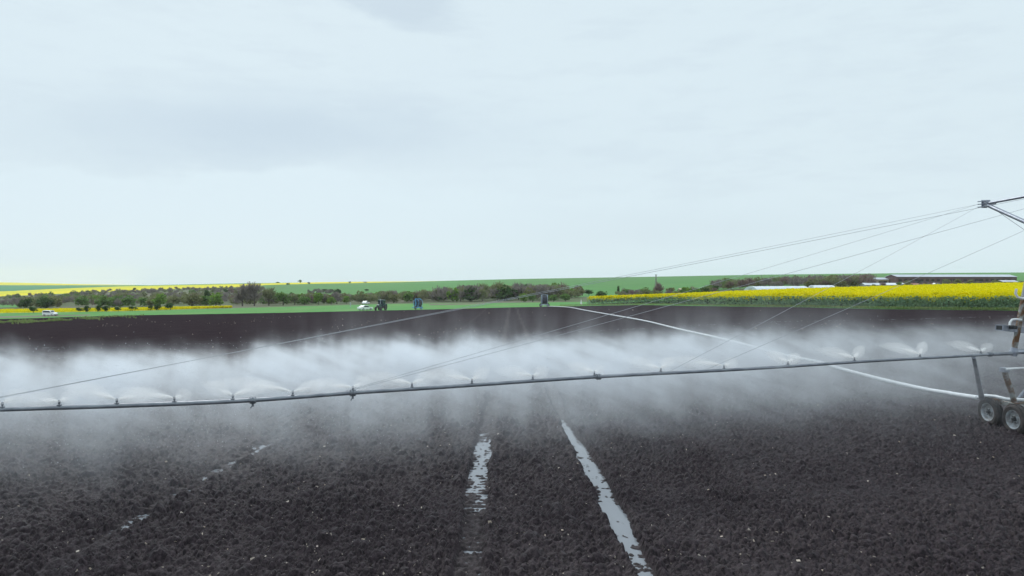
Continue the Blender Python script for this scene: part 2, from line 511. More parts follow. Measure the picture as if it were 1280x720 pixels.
# the left part of the tilled edge is ragged with weeds
names = ['tilled_field', 'grass_verge', 'green_crop_field', 'scrubland', 'distant_canola_field', 'bluish_crop_field', 'dirt_track', 'canola_field_ground']
mts = [M['soil_far'], M['grass'], M['crop'], M['scrub'], M['canola_far'], M['teal'], M['track'], M['soil_far']]
for zi, nm in enumerate(names):
    f = FQ[zone == zi]
    if not len(f): continue
    ids, inv = np.unique(f, return_inverse=True)
    me = np_mesh(nm, V[ids], inv.reshape(f.shape))
    if mts[zi] is M['soil_far']:
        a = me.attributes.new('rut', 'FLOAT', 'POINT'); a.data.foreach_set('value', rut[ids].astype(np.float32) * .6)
    tag(link(nm, me, mts[zi], smooth=True), kind='structure')


# ------------------------------------------------------------------ puddles in the wheel ruts
def puddle(k, y0, y1, lvl, n, lab=None):
    cl, w, dep = RUTS[k]
    ys = np.linspace(y0, y1, n)
    xs = np.interp(ys, [p[0] for p in cl], [p[1] for p in cl])
    v, f = [], []
    hw = .72 * w + 0 * ys
    for i in range(n):
        z = gz(xs[i], ys[i]) + lvl
        v += [(xs[i] - hw[i], ys[i], z), (xs[i] + hw[i], ys[i], z)]
    for i in range(n - 1): f.append((2 * i, 2 * i + 1, 2 * i + 3, 2 * i + 2))
    m = MB(); m.mesh(v, f)
    return tag(m.build('puddle_water', M['water']), kind='structure')


puddle(0, 9.0, 23.0, -.066, 60)
puddle(1, 13.2, 20.0, -.046, 40)
puddle(1, 8.0, 12.2, -.074, 10)
puddle(2, 12.0, 18.6, -.030, 30)


# ------------------------------------------------------------------ loose quads (leaves, flowers, straw, drops)
def quads(C, S, asp=None, upbias=0.0, r=rng, dirs=None):
    """random quads centred on C with half-size S"""
    n = len(C)
    a = r.normal(size=(n, 3)) if dirs is None else dirs + .25 * r.normal(size=(n, 3))
    a[:, 2] += upbias * np.sign(a[:, 2] + 1e-9) if dirs is None else 0
    a /= np.linalg.norm(a, axis=1)[:, None]
    b = r.normal(size=(n, 3)); b -= (b * a).sum(1)[:, None] * a; b /= np.linalg.norm(b, axis=1)[:, None] + 1e-9
    S = np.broadcast_to(S, (n,))[:, None]
    asp = np.broadcast_to(1.0 if asp is None else asp, (n,))[:, None]
    P = np.stack([C - a * S - b * S * asp, C + a * S * .7 - b * S * asp, C + a * S + b * S * asp * .8, C - a * S * .8 + b * S * asp], 1)
    return P.reshape(-1, 3), np.arange(4 * n).reshape(n, 4)


def quad_object(name, lists, mats, parent=None):
    """lists: [(V,F,mat_index)]"""
    Vs, Fs, Ms, b = [], [], [], 0
    for v, f, mi in lists:
        Vs.append(v); Fs.append(f + b); Ms.append(np.full(len(f), mi, np.int32)); b += len(v)
    me = np_mesh(name, np.concatenate(Vs), np.concatenate(Fs))
    o = link(name, me, mats, parent)
    me.polygons.foreach_set('material_index', np.concatenate(Ms))
    return o


# straw and bits of stubble lying on the tilled soil
n = 3000
yy = 9.5 + 30 * rng.random(n) ** 1.9; xx = (rng.random(n) * 2 - 1) * yy * .85
sh, _ = soil_height(xx, yy, np.clip((DN - yy) / 20, 0, 1) * .75 + .25)
C = np.stack([xx, yy, zt(xx, yy) + sh + .006], 1)
dirs = np.stack([rng.normal(size=n), rng.normal(size=n), .35 * rng.normal(size=n)], 1)
dirs /= np.linalg.norm(dirs, axis=1)[:, None]
size = .007 + .030 * rng.random(n) ** 3
v, f = quads(C, size, .28 + .4 * rng.random(n), dirs=dirs)
tag(quad_object('straw_stubble', [(v, f, 0)], M['straw']), 'pale bits of straw strewn over the dark soil', 'straw', kind='stuff')
# pale stones and straw heaps showing on the far soil
n = 170
pxs = rng.random(n) * 1280; Ds = 55 + 110 * rng.random(n)
cl = np.array([(430, 95), (300, 120), (220, 130), (560, 75), (150, 120), (1050, 60), (360, 140), (480, 110)])
for i in range(0, n, 2):
    c = cl[rng.integers(len(cl))]; pxs[i] = c[0] + rng.normal() * 22; Ds[i] = c[1] + rng.normal() * 3
ok = Ds < L(pxs, EDGE) - 4
pxs, Ds = pxs[ok], Ds[ok]
xx = (pxs - 640) / F * Ds
C = np.stack([xx, Ds, zt(xx, Ds) + .08], 1)
v, f = quads(C, .05 + .06 * rng.random(len(C)), .5)
tag(quad_object('crop_residue', [(v, f, 0)], M['straw']), 'pale crop residue in small heaps on the far soil', 'straw', kind='stuff')

# ------------------------------------------------------------------ canola on the right
lists = []
n = 26000
pxs = 734 + (1640 - 734) * rng.random(n) ** .9
dep = rng.random(n) ** 1.6 * 4.5
Dq = L(pxs, CANOLA_NEAR) * (1 + .006 * fbm(pxs * .02, pxs * 0, 3, 5)) + dep
xx = (pxs - 640) / F * Dq; z0 = zt(xx, Dq)
hg = rng.random(n) * (1.40 + .15 * fbm(xx * .8, Dq * .8, 2, 6))
v, f = quads(np.stack([xx, Dq, z0 + hg], 1), .07 + .09 * rng.random(n), .6, upbias=.4); lists.append((v, f, 0))
n = 22000
pxs = 734 + (1640 - 734) * rng.random(n) ** .9
dep = rng.random(n) ** 1.3 * 6
Dq = L(pxs, CANOLA_NEAR) * (1 + .006 * fbm(pxs * .02, pxs * 0, 3, 5)) + dep
xx = (pxs - 640) / F * Dq; z0 = zt(xx, Dq)
hg = 1.18 + .52 * rng.random(n) ** 1.1 + .34 * fbm(xx * .8, Dq * .8, 2, 6) - .25 * (rng.random(n) < .12)
v, f = quads(np.stack([xx, Dq, z0 + hg], 1), .045 + .06 * rng.random(n), .8); lists.append((v, f, 1))
# open canopy further in
n = 75000
pxs = 737 + (1640 - 737) * rng.random(n)
a_, b_ = L(pxs, CANOLA_NEAR) + 3, L(pxs, CANOLA_FAR)
Dq = a_ + np.maximum(b_ - a_, 0) * rng.random(n) ** 1.7
xx = (pxs - 640) / F * Dq; z0 = zt(xx, Dq)
hg = 1.50 + .28 * rng.random(n) + .16 * fbm(xx * .5, Dq * .5, 3, 6)
s = (.07 + .10 * rng.random(n)) * np.clip(Dq / 90, 1, 2.2)
v, f = quads(np.stack([xx, Dq, z0 + hg], 1), s, .8); lists.append((v, f, 1))
# continuous canopy skin under the flower heads
pg = np.linspace(738, 1640, 240); tg = np.linspace(0, 1, 90)
PX, TT = np.meshgrid(pg, tg)
a_, b_ = L(PX, CANOLA_NEAR) + 1.6, L(PX, CANOLA_FAR)
DD = a_ + np.maximum(b_ - a_, .5) * TT ** 1.6
XX = (PX - 640) / F * DD
ZZ = zt(XX, DD) + 1.46 + .14 * fbm(XX * .6, DD * .6, 3, 6) - 1.1 * (TT > .995)
v = np.stack([XX.ravel(), DD.ravel(), ZZ.ravel()], 1)
lists.append((v, grid_faces(90, 240), 2))
tag(quad_object('canola_crop', lists, [M['canola_green'], M['yellow'], M['canopy']]), 'yellow flowering canola crop with green stems along the right field edge', 'crop', kind='stuff')
# flowering strip far left
n = 26000
pxs = -240 + 530 * rng.random(n)
a_ = L(pxs, [(-500, 242), (0, 239), (160, 237), (285, 263), (300, 272)]); b_ = L(pxs, [(-500, 300), (0, 268), (160, 261), (285, 266), (300, 272)])
Dq = a_ + np.maximum(b_ - a_, 0) * rng.random(n)
xx = (pxs - 640) / F * Dq
v, f = quads(np.stack([xx, Dq, zt(xx, Dq) + .15 + .6 * rng.random(n)], 1), .14 + .14 * rng.random(n), .8)
tag(quad_object('canola_strip', [(v, f, 0)], M['yellow']), 'narrow strip of yellow canola in front of the grey woodland', 'crop', kind='stuff')
# grass tufts on the right-hand verge, and weeds at the ragged left edge
lists = []
n = 9000
pxs = 700 + 900 * rng.random(n)
Dq = L(pxs, EDGE) + (L(pxs, CANOLA_NEAR) - L(pxs, EDGE) + .3) * rng.random(n) - .15
xx = (pxs - 640) / F * Dq
v, f = quads(np.stack([xx, Dq, zt(xx, Dq) + .10 + .14 * rng.random(n)], 1), .05 + .08 * rng.random(n), .4, upbias=1.2); lists.append((v, f, 0))
n = 9000
pxs = -150 + 330 * rng.random(n) ** 1.25
Dq = L(pxs, [(-150, 152), (0, 152), (90, 158), (180, 166)]) + 9 * rng.normal(size=n) * .42
keep = (fbm(pxs * .06, Dq * .25, 3, 77) > .06 + .3 * np.clip((pxs - 60) / 120, 0, 1)) & (Dq < L(pxs, EDGE))
pxs, Dq = pxs[keep], Dq[keep]
xx = (pxs - 640) / F * Dq
v, f = quads(np.stack([xx, Dq, zt(xx, Dq) + .08 + .28 * rng.random(len(xx))], 1), .10 + .14 * rng.random(len(xx)), .6, upbias=.6); lists.append((v, f, 0))
tag(quad_object('weeds', lists, [M['weed']]), 'pale green weeds along the ragged field edges', 'weeds', kind='stuff')


# ------------------------------------------------------------------ trees
def crown_points(n, h, w, r, base=.25, lobes=9, shell=.55):
    """points gathered into uneven lobes inside a crown of height h and width w"""
    c = []
    for k in range(lobes):
        a = r.random() * 2 * math.pi; t = r.random()
        zc = h * (base + (1 - base) * (.22 + .62 * t))
        rad = w * .5 * (1 - abs(t - .4) * .75) * (.35 + .45 * r.random())
        c.append((math.cos(a) * rad, math.sin(a) * rad, zc, w * (.17 + .13 * r.random())))
    c.append((0, 0, h * (base + (1 - base) * .55), w * .3))
    c = np.array(c)
    i = r.integers(len(c), size=n)
    d = r.normal(size=(n, 3)); d /= np.linalg.norm(d, axis=1)[:, None]
    rr = (shell + (1.12 - shell) * r.random(n)) * c[i, 3]
    p = c[i, :3] + d * rr[:, None] * np.array([1, 1, .85])
    p[:, 2] = np.clip(p[:, 2], .08 * h, h * 1.02)
    return p


def leafy_crown(h, w, r, n=420, base=.15, s=.30):
    p = crown_points(n, h, w, r, base)
    return quads(p, s * (.6 + .8 * r.random(n)), .8, r=r)


def bare_crown(h, w, r, n=420, base=.2):
    p = crown_points(n, h, w, r, base, lobes=11, shell=.15)
    ctr = np.array([0, 0, h * .28])
    d = p - ctr; d /= np.linalg.norm(d, axis=1)[:, None] + 1e-6
    d[:, 2] += .5
    return quads(p, .42 + .5 * r.random(n), .13 + .08 * r.random(n), r=r, dirs=d)


def trunk_mesh(h, w, r, bare):
    m = MB()
    m.tube([(0, 0, -.3), (.04 * h * (r.random() - .5), 0, h * .3), (.06 * h * (r.random() - .5), .05 * h * (r.random() - .5), h * .62)], [.035 * h, .026 * h, .012 * h], 7)
    for k in range(9 if bare else 6):
        a = r.random() * 6.28; z = h * (.22 + .35 * r.random()); l = w * (.28 + .22 * r.random())
        e = Vector((math.cos(a) * l, math.sin(a) * l, z + h * (.16 + .22 * r.random())))
        mid = Vector((e.x * .5, e.y * .5, z + (e.z - z) * .38))
        m.tube([(0, 0, z), mid, e], [.014 * h, .010 * h, .004 * h], 5)
    return m


PROTO = {}


def tree_meshes(kind, variant):
    key = (kind, variant)
    if key not in PROTO:
        r = np.random.default_rng(abs(hash(kind)) % 1 + sum(map(ord, kind)) * 13 + variant)
        bare = 'twig' in kind
        v, f = (bare_crown(1 * 8, 8, r, 620) if bare else leafy_crown(8, 8, r, 560, .06, .38))
        cm = np_mesh('crown', v, f); cm.materials.append(LEAF[kind])
        tb = trunk_mesh(8, 8, r, bare)
        tm = bpy.data.meshes.new('trunk'); tm.from_pydata(tb.v, [], tb.f); tm.materials.append(BARK)
        PROTO[key] = (cm, tm)
    return PROTO[key]


def tree(name, kind, px, D, h, w, label, cat='tree', group=None, sink=0.0):
    p = ground(px, D, -sink)
    e = empty(name, p, random.random() * 6.28)
    e.scale = (w / 8, w / 8, h / 8)
    tag(e, label, cat, group)
    cm, tm = tree_meshes(kind, random.randrange(3))
    for nm, me in (('trunk', tm), ('crown', cm)):
        o = bpy.data.objects.new(nm, me); col.objects.link(o); o.parent = e
    return e


ORD = ['first', 'second', 'third', 'fourth', 'fifth', 'sixth', 'seventh', 'eighth', 'ninth', 'tenth', 'eleventh', 'twelfth']
# dark bushes standing in the narrow yellow strip
for i, (p, D, h, w) in enumerate([(42, 233, 2.6, 2.6), (100, 232, 1.9, 2.4), (109, 232, 2.2, 2.2), (124, 234, 2.3, 2.4), (133, 235, 2.0, 2.4), (148, 236, 1.8, 2.4), (166, 240, 1.9, 3.0), (188, 244, 1.7, 2.2), (196, 243, 2.3, 2.8), (213, 246, 2.9, 3.6)]):
    tree('bush', 'dark', p, D, h, w, f'dark low bush in the narrow yellow strip, {ORD[i]} of the row counted from the left', 'bush', 'dark bushes along the narrow yellow strip')
ind = [
    ('tree', 'lime', 200, 330, 6.2, 6.4, 'rounded pale green tree just behind the narrow yellow strip'),
    ('tree', 'olive', 240, 335, 6.6, 8.5, 'wide olive green tree left of a dark narrow poplar'),
    ('poplar_tree', 'dark', 258, 352, 10.0, 3.6, 'dark narrow poplar rising over the bright green trees'),
    ('tree', 'lime', 270, 326, 6.8, 7.4, 'bright lime green rounded tree right of the dark poplar'),
    ('tree', 'twig', 303, 318, 9.6, 9.0, 'tall bare grey tree at the left of the grey clump by the grass'),
    ('tree', 'twig', 318, 316, 10.4, 9.5, 'tallest bare grey tree in the grey clump by the grass'),
    ('tree', 'budtwig', 336, 320, 9.2, 8.5, 'bare brownish tree at the right of the grey clump'),
    ('tree', 'green', 354, 318, 6.6, 7.4, 'full green tree right of the grey bare clump'),
    ('tree', 'budtwig', 368, 322, 5.6, 5.4, 'small budding brown tree between two green trees'),
    ('tree', 'green', 381, 318, 5.2, 5.6, 'smaller green tree in the hedge left of the white car'),
    ('tree', 'lime', 398, 322, 5.4, 5.2, 'yellowish green tree in the hedge left of the white car'),
    ('bush', 'lime', 414, 312, 3.4, 4.2, 'low lime bush at the foot of the hedge left of the white car'),
    ('tree', 'twig', 421, 328, 5.6, 6.4, 'bare brown tree in the hedge left of the white car'),
    ('bush', 'lime', 433, 318, 3.6, 3.4, 'small yellow green bush beside the brown hedge tree'),
    ('tree', 'twig', 576, 330, 7.0, 7.4, 'grey bare tree behind the pale track'),
    ('tree', 'budtwig', 603, 335, 8.2, 9.0, 'broad brown budding tree at the middle of the wood'),
    ('tree', 'budtwig', 622, 330, 8.6, 8.0, 'tall olive brown tree topping the middle of the wood'),
    ('tree', 'twig', 648, 340, 8.2, 8.0, 'bare grey tree left of the white hose reel'),
    ('bush', 'lime', 655, 270, 3.6, 3.8, 'yellow green bush left of the white hose reel'),
    ('bush', 'green', 666, 268, 3.2, 3.8, 'dark green bush touching the yellow green one by the hose reel'),
    ('bush', 'green', 692, 272, 3.0, 4.4, 'low green bush directly right of the white hose reel'),
    ('bush', 'green', 707, 274, 3.4, 4.6, 'third green bush right of the white hose reel, with a pale top'),
    ('tree', 'rosetwig', 722, 390, 6.2, 7.0, 'bare reddish tree on the slope above the white marker'),
    ('bush', 'dark', 736, 420, 3.4, 5.6, 'dark round bush alone on the green slope'),
    ('bush', 'dark', 752, 290, 3.9, 5.0, 'dark green bush behind the tip of the yellow canola'),
    ('poplar_tree', 'dark', 773, 400, 5.6, 1.6, 'thin dark upright tree on the green slope'),
    ('tree', 'lime', 805, 330, 4.0, 5.0, 'pale green small tree below the pole on the slope'),
    ('tree', 'rosetwig', 822, 360, 6.6, 7.0, 'reddish brown bare tree right below the slope pole'),
    ('tree', 'green', 888, 380, 4.6, 5.2, 'green bush tree by the small white hut'),
    ('bush', 'dark', 1011, 330, 1.9, 3.6, 'small dark bush between the white plastic tunnels'),
    ('bush', 'dark', 980, 620, 3.6, 7.0, 'dark bush on the slope above the long white shed'),
    ('tree', 'budtwig', 1183, 395, 4.0, 5.2, 'small budding tree in front of the left end of the barn'),
    ('tree', 'olive', 1197, 398, 4.4, 5.0, 'olive tree in front of the barn middle'),
    ('tree', 'budtwig', 1213, 396, 4.0, 4.6, 'thin brown tree in front of the barn middle'),
    ('tree', 'olive', 1133, 405, 3.6, 4.4, 'olive bush at the left gable of the barn'),
    ('tree', 'olive', 1245, 398, 3.2, 4.6, 'low olive tree beside the small dark shed'),
    ('tree', 'dark', 375, 1640, 7, 10, 'lone dark tree standing on the skyline of the yellow field'),
    ('tree', 'dark', 347, 1560, 3, 10, 'flat dark tree on the skyline left of the lone tree'),
    ('bush', 'dark', 386, 1300, 3.4, 7, 'dark bush on the lower border of the skyline canola, middle one'),
    ('bush', 'dark', 360, 1130, 3.2, 7, 'dark bush on the lower border of the skyline canola, leftmost one'),
    ('bush', 'dark', 437, 1390, 3.6, 6, 'dark bush on the lower border of the skyline canola, fourth one'),
    ('bush', 'dark', 457, 1400, 3.2, 9, 'wide dark bush on the lower border of the skyline canola, right end'),
    ('bush', 'green', 364, 560, 3.2, 4.6, 'round green bush in the field just above the hedge'),
    ('bush', 'dark', 459, 640, 2.6, 5.0, 'small dark bush alone in the green field above the tractor'),
]
for nm, kind, p, D, h, w, lb in ind:
    tree(nm, kind, p, D, h, w, lb, 'bush' if nm == 'bush' else 'tree')

# the wood behind them reads as one mass
lists = []
kinds = ['twig', 'budtwig', 'rosetwig', 'olive', 'green', 'dark', 'lime']
var = {}
for k in kinds:
    for j in range(3):
        r = np.random.default_rng(100 + 7 * j + len(k))
        var[k, j] = bare_crown(8, 8, r, 330) if 'twig' in k else leafy_crown(8, 8, r, 300, .05, .5)


def wood(px0, px1, D0, D1, num, h0, h1, weights):
    for _ in range(num):
        p = px0 + (px1 - px0) * random.random(); D = D0 + (D1 - D0) * random.random() ** 1.1
        if -50 < p < 26 and 380 < D < 640: continue
        k = random.choices(kinds, weights)[0]
        v, f = var[k, random.randrange(3)]
        h = h0 + (h1 - h0) * random.random(); w = h * (1.0 + .6 * random.random())
        a = random.random() * 6.28; ca, sa = math.cos(a), math.sin(a)
        b = ground(p, D)
        o = np.empty_like(v)
        o[:, 0] = (v[:, 0] * ca - v[:, 1] * sa) * w / 8 + b.x
        o[:, 1] = (v[:, 0] * sa + v[:, 1] * ca) * w / 8 + b.y
        o[:, 2] = v[:, 2] * h / 8 + b.z - .2
        lists.append((o, f, kinds.index(k)))


wood(-220, 345, 335, 480, 300, 3.8, 6.2, [4, 5, .8, 4, 1.6, .8, .5])
wood(-220, 330, 480, 760, 330, 3.6, 6.0, [5, 5, 1, 3, .8, .6, 0])
wood(90, 330, 740, 870, 170, 2.6, 4.4, [7, 3, 1, 2, .3, .3, 0])
wood(330, 480, 330, 420, 95, 4, 6, [3, 5, 1, 4, 1.5, .6, 1])
wood(470, 560, 320, 410, 70, 4.4, 6.4, [4, 6, 1, 2, .6, .4, .3])
wood(545, 705, 300, 430, 140, 5.5, 8.2, [5, 5, 1, 2, .8, .6, .4])
wood(385, 425, 560, 640, 26, 3.0, 4.6, [6, 1, 0, 0, 0, 1, 0])
wood(700, 735, 330, 400, 12, 4, 6, [2, 3, 2, 2, 1, 1, .5])
wood(770, 900, 300, 400, 52, 2.4, 4.4, [2, 2, 2, 2, 3, 2.5, 1])
wood(890, 1090, 400, 520, 130, 4.6, 7.4, [7, 3, 2, 1.5, .6, .7, 0])
wood(1050, 1090, 400, 470, 26, 5.5, 7.5, [3, 1, 6, 0, 0, .4, 0])
wood(1085, 1420, 360, 395, 70, 1.6, 3.0, [2, 2, 3, 2, 1, 1, 0])
tag(quad_object('woodland', lists, [LEAF[k] for k in kinds]), 'grey brown woodland belt below the far fields', 'woodland', kind='stuff')


# ------------------------------------------------------------------ farm buildings
def gable(name, px0, px1, D, zb, he, hr, depth, wall, roof, label, cat, openings=0, doors=0, win=M['doordark'], over=.4, wname='window'):
    p0, p1 = ground(px0, D), ground(px1, D)
    base = min(p0.z, p1.z) if zb is None else zb
    e = empty(name, ((p0.x + p1.x) / 2, D, base)); tag(e, label, cat)
    w = p1.x - p0.x
    m = MB()
    m.box((0, depth / 2, he / 2 - .5), (w, depth, he + 1))
    m.mesh([(-w / 2, 0, he), (-w / 2, depth, he), (-w / 2, depth / 2, hr - .05)], [(0, 2, 1)])
    m.mesh([(w / 2, 0, he), (w / 2, depth, he), (w / 2, depth / 2, hr - .05)], [(0, 1, 2)])
    m.build('wall', wall, e)
    r = MB(); o = over; sl = (hr - he) / (depth / 2); t = .14
    for sgn in (-1, 1):
        y0 = -o if sgn < 0 else depth + o
        zl = he - sl * o
        r.mesh([(-w / 2 - o, y0, zl), (w / 2 + o, y0, zl), (w / 2 + o, depth / 2, hr), (-w / 2 - o, depth / 2, hr),
                (-w / 2 - o, y0, zl + t), (w / 2 + o, y0, zl + t), (w / 2 + o, depth / 2, hr + t), (-w / 2 - o, depth / 2, hr + t)],
               [(0, 1, 2, 3), (4, 5, 6, 7), (0, 1, 5, 4), (1, 2, 6, 5), (0, 3, 7, 4)])
    r.build('roof', roof, e)
    for k in range(openings):
        x = -w / 2 + w * (k + .5) / openings
        wf = MB(); wf.box((x, -.04, he * .62), (min(2.2, w / openings * .55), .12, he * .28)); f_ = wf.build(wname, win, e)
        fr = MB(); hw = min(2.2, w / openings * .55) / 2
        fr.box((x, -.13, he * .62 - he * .14 - .06), (hw * 2 + .2, .14, .1)); fr.build('sill', M['palegrey'], f_)
    for k in range(doors):
        x = -w / 2 + w * (k + .5) / doors + w * .06
        d = MB(); d.box((x, -.05, he * .36), (min(3.2, w / doors * .4), .14, he * .72)); d.build('door', win, e)
    return e


barn = gable('brick_barn', 1122, 1271, 430, 1.4, 6.0, 7.4, 14, M['brick'], M['paleroof'], 'long dark red brick barn with pale roof behind the canola', 'barn', 22, 4)
gable('farm_shed', 1083, 1117, 440, 1.2, 4.6, 5.7, 8, M['beige'], M['paleroof'], 'beige shed with white roof left of the long barn', 'shed', 5, 1)
gable('low_shed', 1082, 1132, 395, .2, 2.3, 3.3, 7, M['palegrey'], M['plastic'], 'low pale sheet roofed shed in front of the beige one', 'shed', 0, 2)
gable('tiled_shed', 1143, 1168, 400, .6, 1.5, 2.7, 7, M['beige'], M['redroof'], 'low red tiled shed in front of the left part of the barn', 'shed', 2, 1)
gable('tiled_shed', 1186, 1222, 405, .9, 1.6, 2.8, 8, M['beige'], M['redroof'], 'longer faded red tiled shed in front of the barn middle', 'shed', 3, 1)
gable('dark_shed', 1254, 1272, 400, 1.9, 2.4, 3.2, 6, M['doordark'], M['paleroof'], 'small dark shed with pale roof at the right end of the barn', 'shed', 0, 1)
gable('long_shed', 1012, 1043, 520, 3.0, 1.9, 3.0, 7, M['palegrey'], M['plastic'], 'white roofed shed behind the brown trees', 'shed', 0, 2)
gable('long_shed', 976, 1006, 530, 2.8, 1.6, 2.4, 7, M['palegrey'], M['plastic'], 'fainter white roofed shed, left of the other behind the brown trees', 'shed', 0, 2)
gable('small_hut', 866, 872, 390, None, 2.0, 2.8, 3, M['white'], M['paleroof'], 'tiny white hut among bushes above the canola', 'hut', 1, 1)
gable('small_hut', 850, 861, 400, None, 1.8, 2.7, 4, M['beige'], M['beige'], 'small ochre hut left of the tiny white hut', 'hut', 1, 1)


def polytunnel(px0, px1, D, h, label, skew=0.0):
    p0, p1 = ground(px0, D), ground(px1, D + skew)
    e = empty('polytunnel', ((p0.x + p1.x) / 2, (p0.y + p1.y) / 2, min(p0.z, p1.z) - .1)); tag(e, label, 'polytunnel')
    ax = (p1 - p0); Ln = ax.length; ax.normalize()
    e.rotation_euler = (0, 0, math.atan2(ax.y, ax.x))
    m = MB(); n = 14; segs = 10; w = 4.0
    vs = [(-Ln / 2 + Ln * i / segs, math.cos(math.pi * k / n) * w, math.sin(math.pi * k / n) * h * (1 - .03 * (i % 2))) for i in range(segs + 1) for k in range(n + 1)]
    fs = [(i * (n + 1) + k, i * (n + 1) + k + 1, (i + 1) * (n + 1) + k + 1, (i + 1) * (n + 1) + k) for i in range(segs) for k in range(n)]
    fs += [tuple(range(n + 1)), tuple(segs * (n + 1) + k for k in range(n + 1))]
    m.mesh(vs, fs); m.build('film_cover', M['plastic'], e, smooth=True)
    d = MB(); d.box((-Ln / 2 - .05, 0, h * .4), (.1, 1.8, h * .8)); d.build('door', M['palegrey'], e)


polytunnel(938, 1004, 285, 3.2, 'long white plastic tunnel right behind the yellow canola', skew=16)
polytunnel(1014, 1040, 300, 2.6, 'short white plastic tunnel right of the small dark bush')
# white van parked by the farm
# ------------------------------------------------------------------ poles
def pole(px, D, h, label, arm=1.6, twin=False, white_foot=False):
    e = empty('power_pole', ground(px, D)); tag(e, label, 'power pole')
    m = MB()
    if twin:
        for s in (-.55, .55): m.tube([(s, 0, -.4), (s * .4, 0, h)], [.30, .22], 8)
        for k in range(5): m.box((0, 0, h * (.2 + .16 * k)), (.9 - .1 * k, .12, .16))
    else:
        m.tube([(0, 0, -.4), (0, 0, h)], [.20, .14], 8)
    m.build('post', M['wood'], e)
    c = MB(); c.box((0, 0, h - .35), (arm, .14, .16)); c.build('crossarm', M['wood'], e)
    for s in (-.42, .42):
        i = MB(); i.lathe([(.02, 0), (.09, .05), (.11, .18), (.05, .32), (0, .34)], (s * arm, 0, h - .28), (0, 0, 1), 8); i.build('insulator', M['porcelain'], e)
    if white_foot:
        b = MB(); b.box((0, 0, 1.1), (1.5, 1.0, 2.2), taper=.9); b.build('base_cabinet', M['palegrey'], e)


pole(820, 560, 11.0, 'pale twin legged power pole standing on the green slope', 2.2, True, True)
pole(952, 520, 8.0, 'thin single power pole left of the brown trees on the slope', 1.4)


# ------------------------------------------------------------------ vehicles far off
def wheel(parent, c, rad, wid, axis=(0, 1, 0), tyre=M['rubber'], rim=M['rim']):
    h = wid / 2
    w = MB(); w.lathe([(rad * .56, -h * .8), (rad * .86, -h), (rad * .97, -h * .75), (rad, 0), (rad * .97, h * .75), (rad * .86, h), (rad * .56, h * .8), (rad * .56, -h * .8)], c, axis, 22)
    w.build('wheel', tyre, parent, smooth=True)
    wo = parent.children[-1] if parent.children else None
    wo = [o for o in parent.children if o.name.startswith('wheel')][-1]
    r = MB(); r.lathe([(0, -h * .55), (rad * .2, -h * .6), (rad * .42, -h * .35), (rad * .56, -h * .78), (rad * .58, 0), (rad * .56, h * .78), (rad * .42, h * .35), (rad * .2, h * .6), (0, h * .55)], c, axis, 18)
    r.build('rim', rim, wo, smooth=True)
    return wo


def road_vehicle(name, loc, rz, label, cat, Ln, prof, glassprof, wid, wr, wx, front):
    e = empty(name, loc, rz); tag(e, label, cat)
    m = MB(); m.prism(prof, -wid / 2, wid / 2); m.build('body', M['carwhite'], e, bevel=.06)
    g = MB()
    for s in (-1, 1):
        y = s * (wid / 2 + .004)
        g.mesh([(x, y, z) for x, z in glassprof] + [(x, y - s * .03, z) for x, z in glassprof], [tuple(range(len(glassprof)))] + [(i, (i + 1) % len(glassprof), (i + 1) % len(glassprof) + len(glassprof), i + len(glassprof)) for i in range(len(glassprof))])
    g.build('window', M['glass'], e)
    (x0, z0), (x1, z1) = front
    nrm = Vector((z1 - z0, 0, -(x1 - x0))).normalized() * .012
    if nrm.x < 0: nrm = -nrm
    w2 = wid * .42
    gg = MB(); gg.mesh([Vector(p) + nrm for p in ((x0, -w2, z0), (x0, w2, z0), (x1, w2 * .9, z1), (x1, -w2 * .9, z1))], [(0, 1, 2, 3)]); gg.build('windscreen', M['glass'], e)
    for x in wx:
        for s in (-1, 1): wheel(e, (x, s * (wid / 2 - .08), wr), wr, .22)
    xf = max(p[0] for p in prof)
    for s in (-1, 1):
        h = MB(); h.box((xf - .06, s * wid * .36, .72), (.16, .34, .16)); h.build('headlight', M['lamp'], e)
    b = MB(); b.box((xf - .02, 0, .38), (.18, wid * .94, .22)); b.build('bumper', M['black'], e)
    return e


VAN = [(-2.2, .32), (2.2, .32), (2.28, .8), (2.0, 1.08), (1.25, 1.2), (.55, 1.84), (-1.9, 1.90), (-2.2, 1.6), (-2.26, .9)]
VANG = [(1.05, 1.2), (.45, 1.72), (-1.8, 1.72), (-1.9, 1.22)]
SED = [(-2.2, .30), (2.15, .30), (2.25, .62), (2.1, .84), (1.05, .95), (.35, 1.42), (-.9, 1.46), (-1.65, 1.02), (-2.2, .98), (-2.28, .6)]
SEDG = [(.9, .96), (.3, 1.34), (-.85, 1.37), (-1.45, 1.0)]
wv = road_vehicle('white_van', ground(62.5, 196), 0.0 - R(8), 'white minivan parked on the dirt track by the yellow strip', 'van', 4.5, VAN, VANG, 1.8, .34, (-1.4, 1.4), ((1.28, 1.2), (.58, 1.8)))
wc = road_vehicle('white_car', ground(456.5, 178), R(52), 'white saloon car parked on the grass left of the tractor', 'car', 4.4, SED, SEDG, 1.75, .33, (-1.35, 1.35), ((1.06, .96), (.38, 1.4)))
road_vehicle('white_car', ground(457.3, 284), R(82), 'smaller white car further back on the grass above the white saloon', 'car', 4.4, SED, SEDG, 1.75, .33, (-1.35, 1.35), ((1.06, .96), (.38, 1.4)))
wv.scale = (.84, .84, .84); wc.scale = (.9, .9, .9)
road_vehicle('white_van', ground(1171.5, 372), R(10), 'white van seen small between the red tiled sheds', 'van', 4.5, VAN, VANG, 1.8, .34, (-1.4, 1.4), ((1.28, 1.2), (.58, 1.8)))


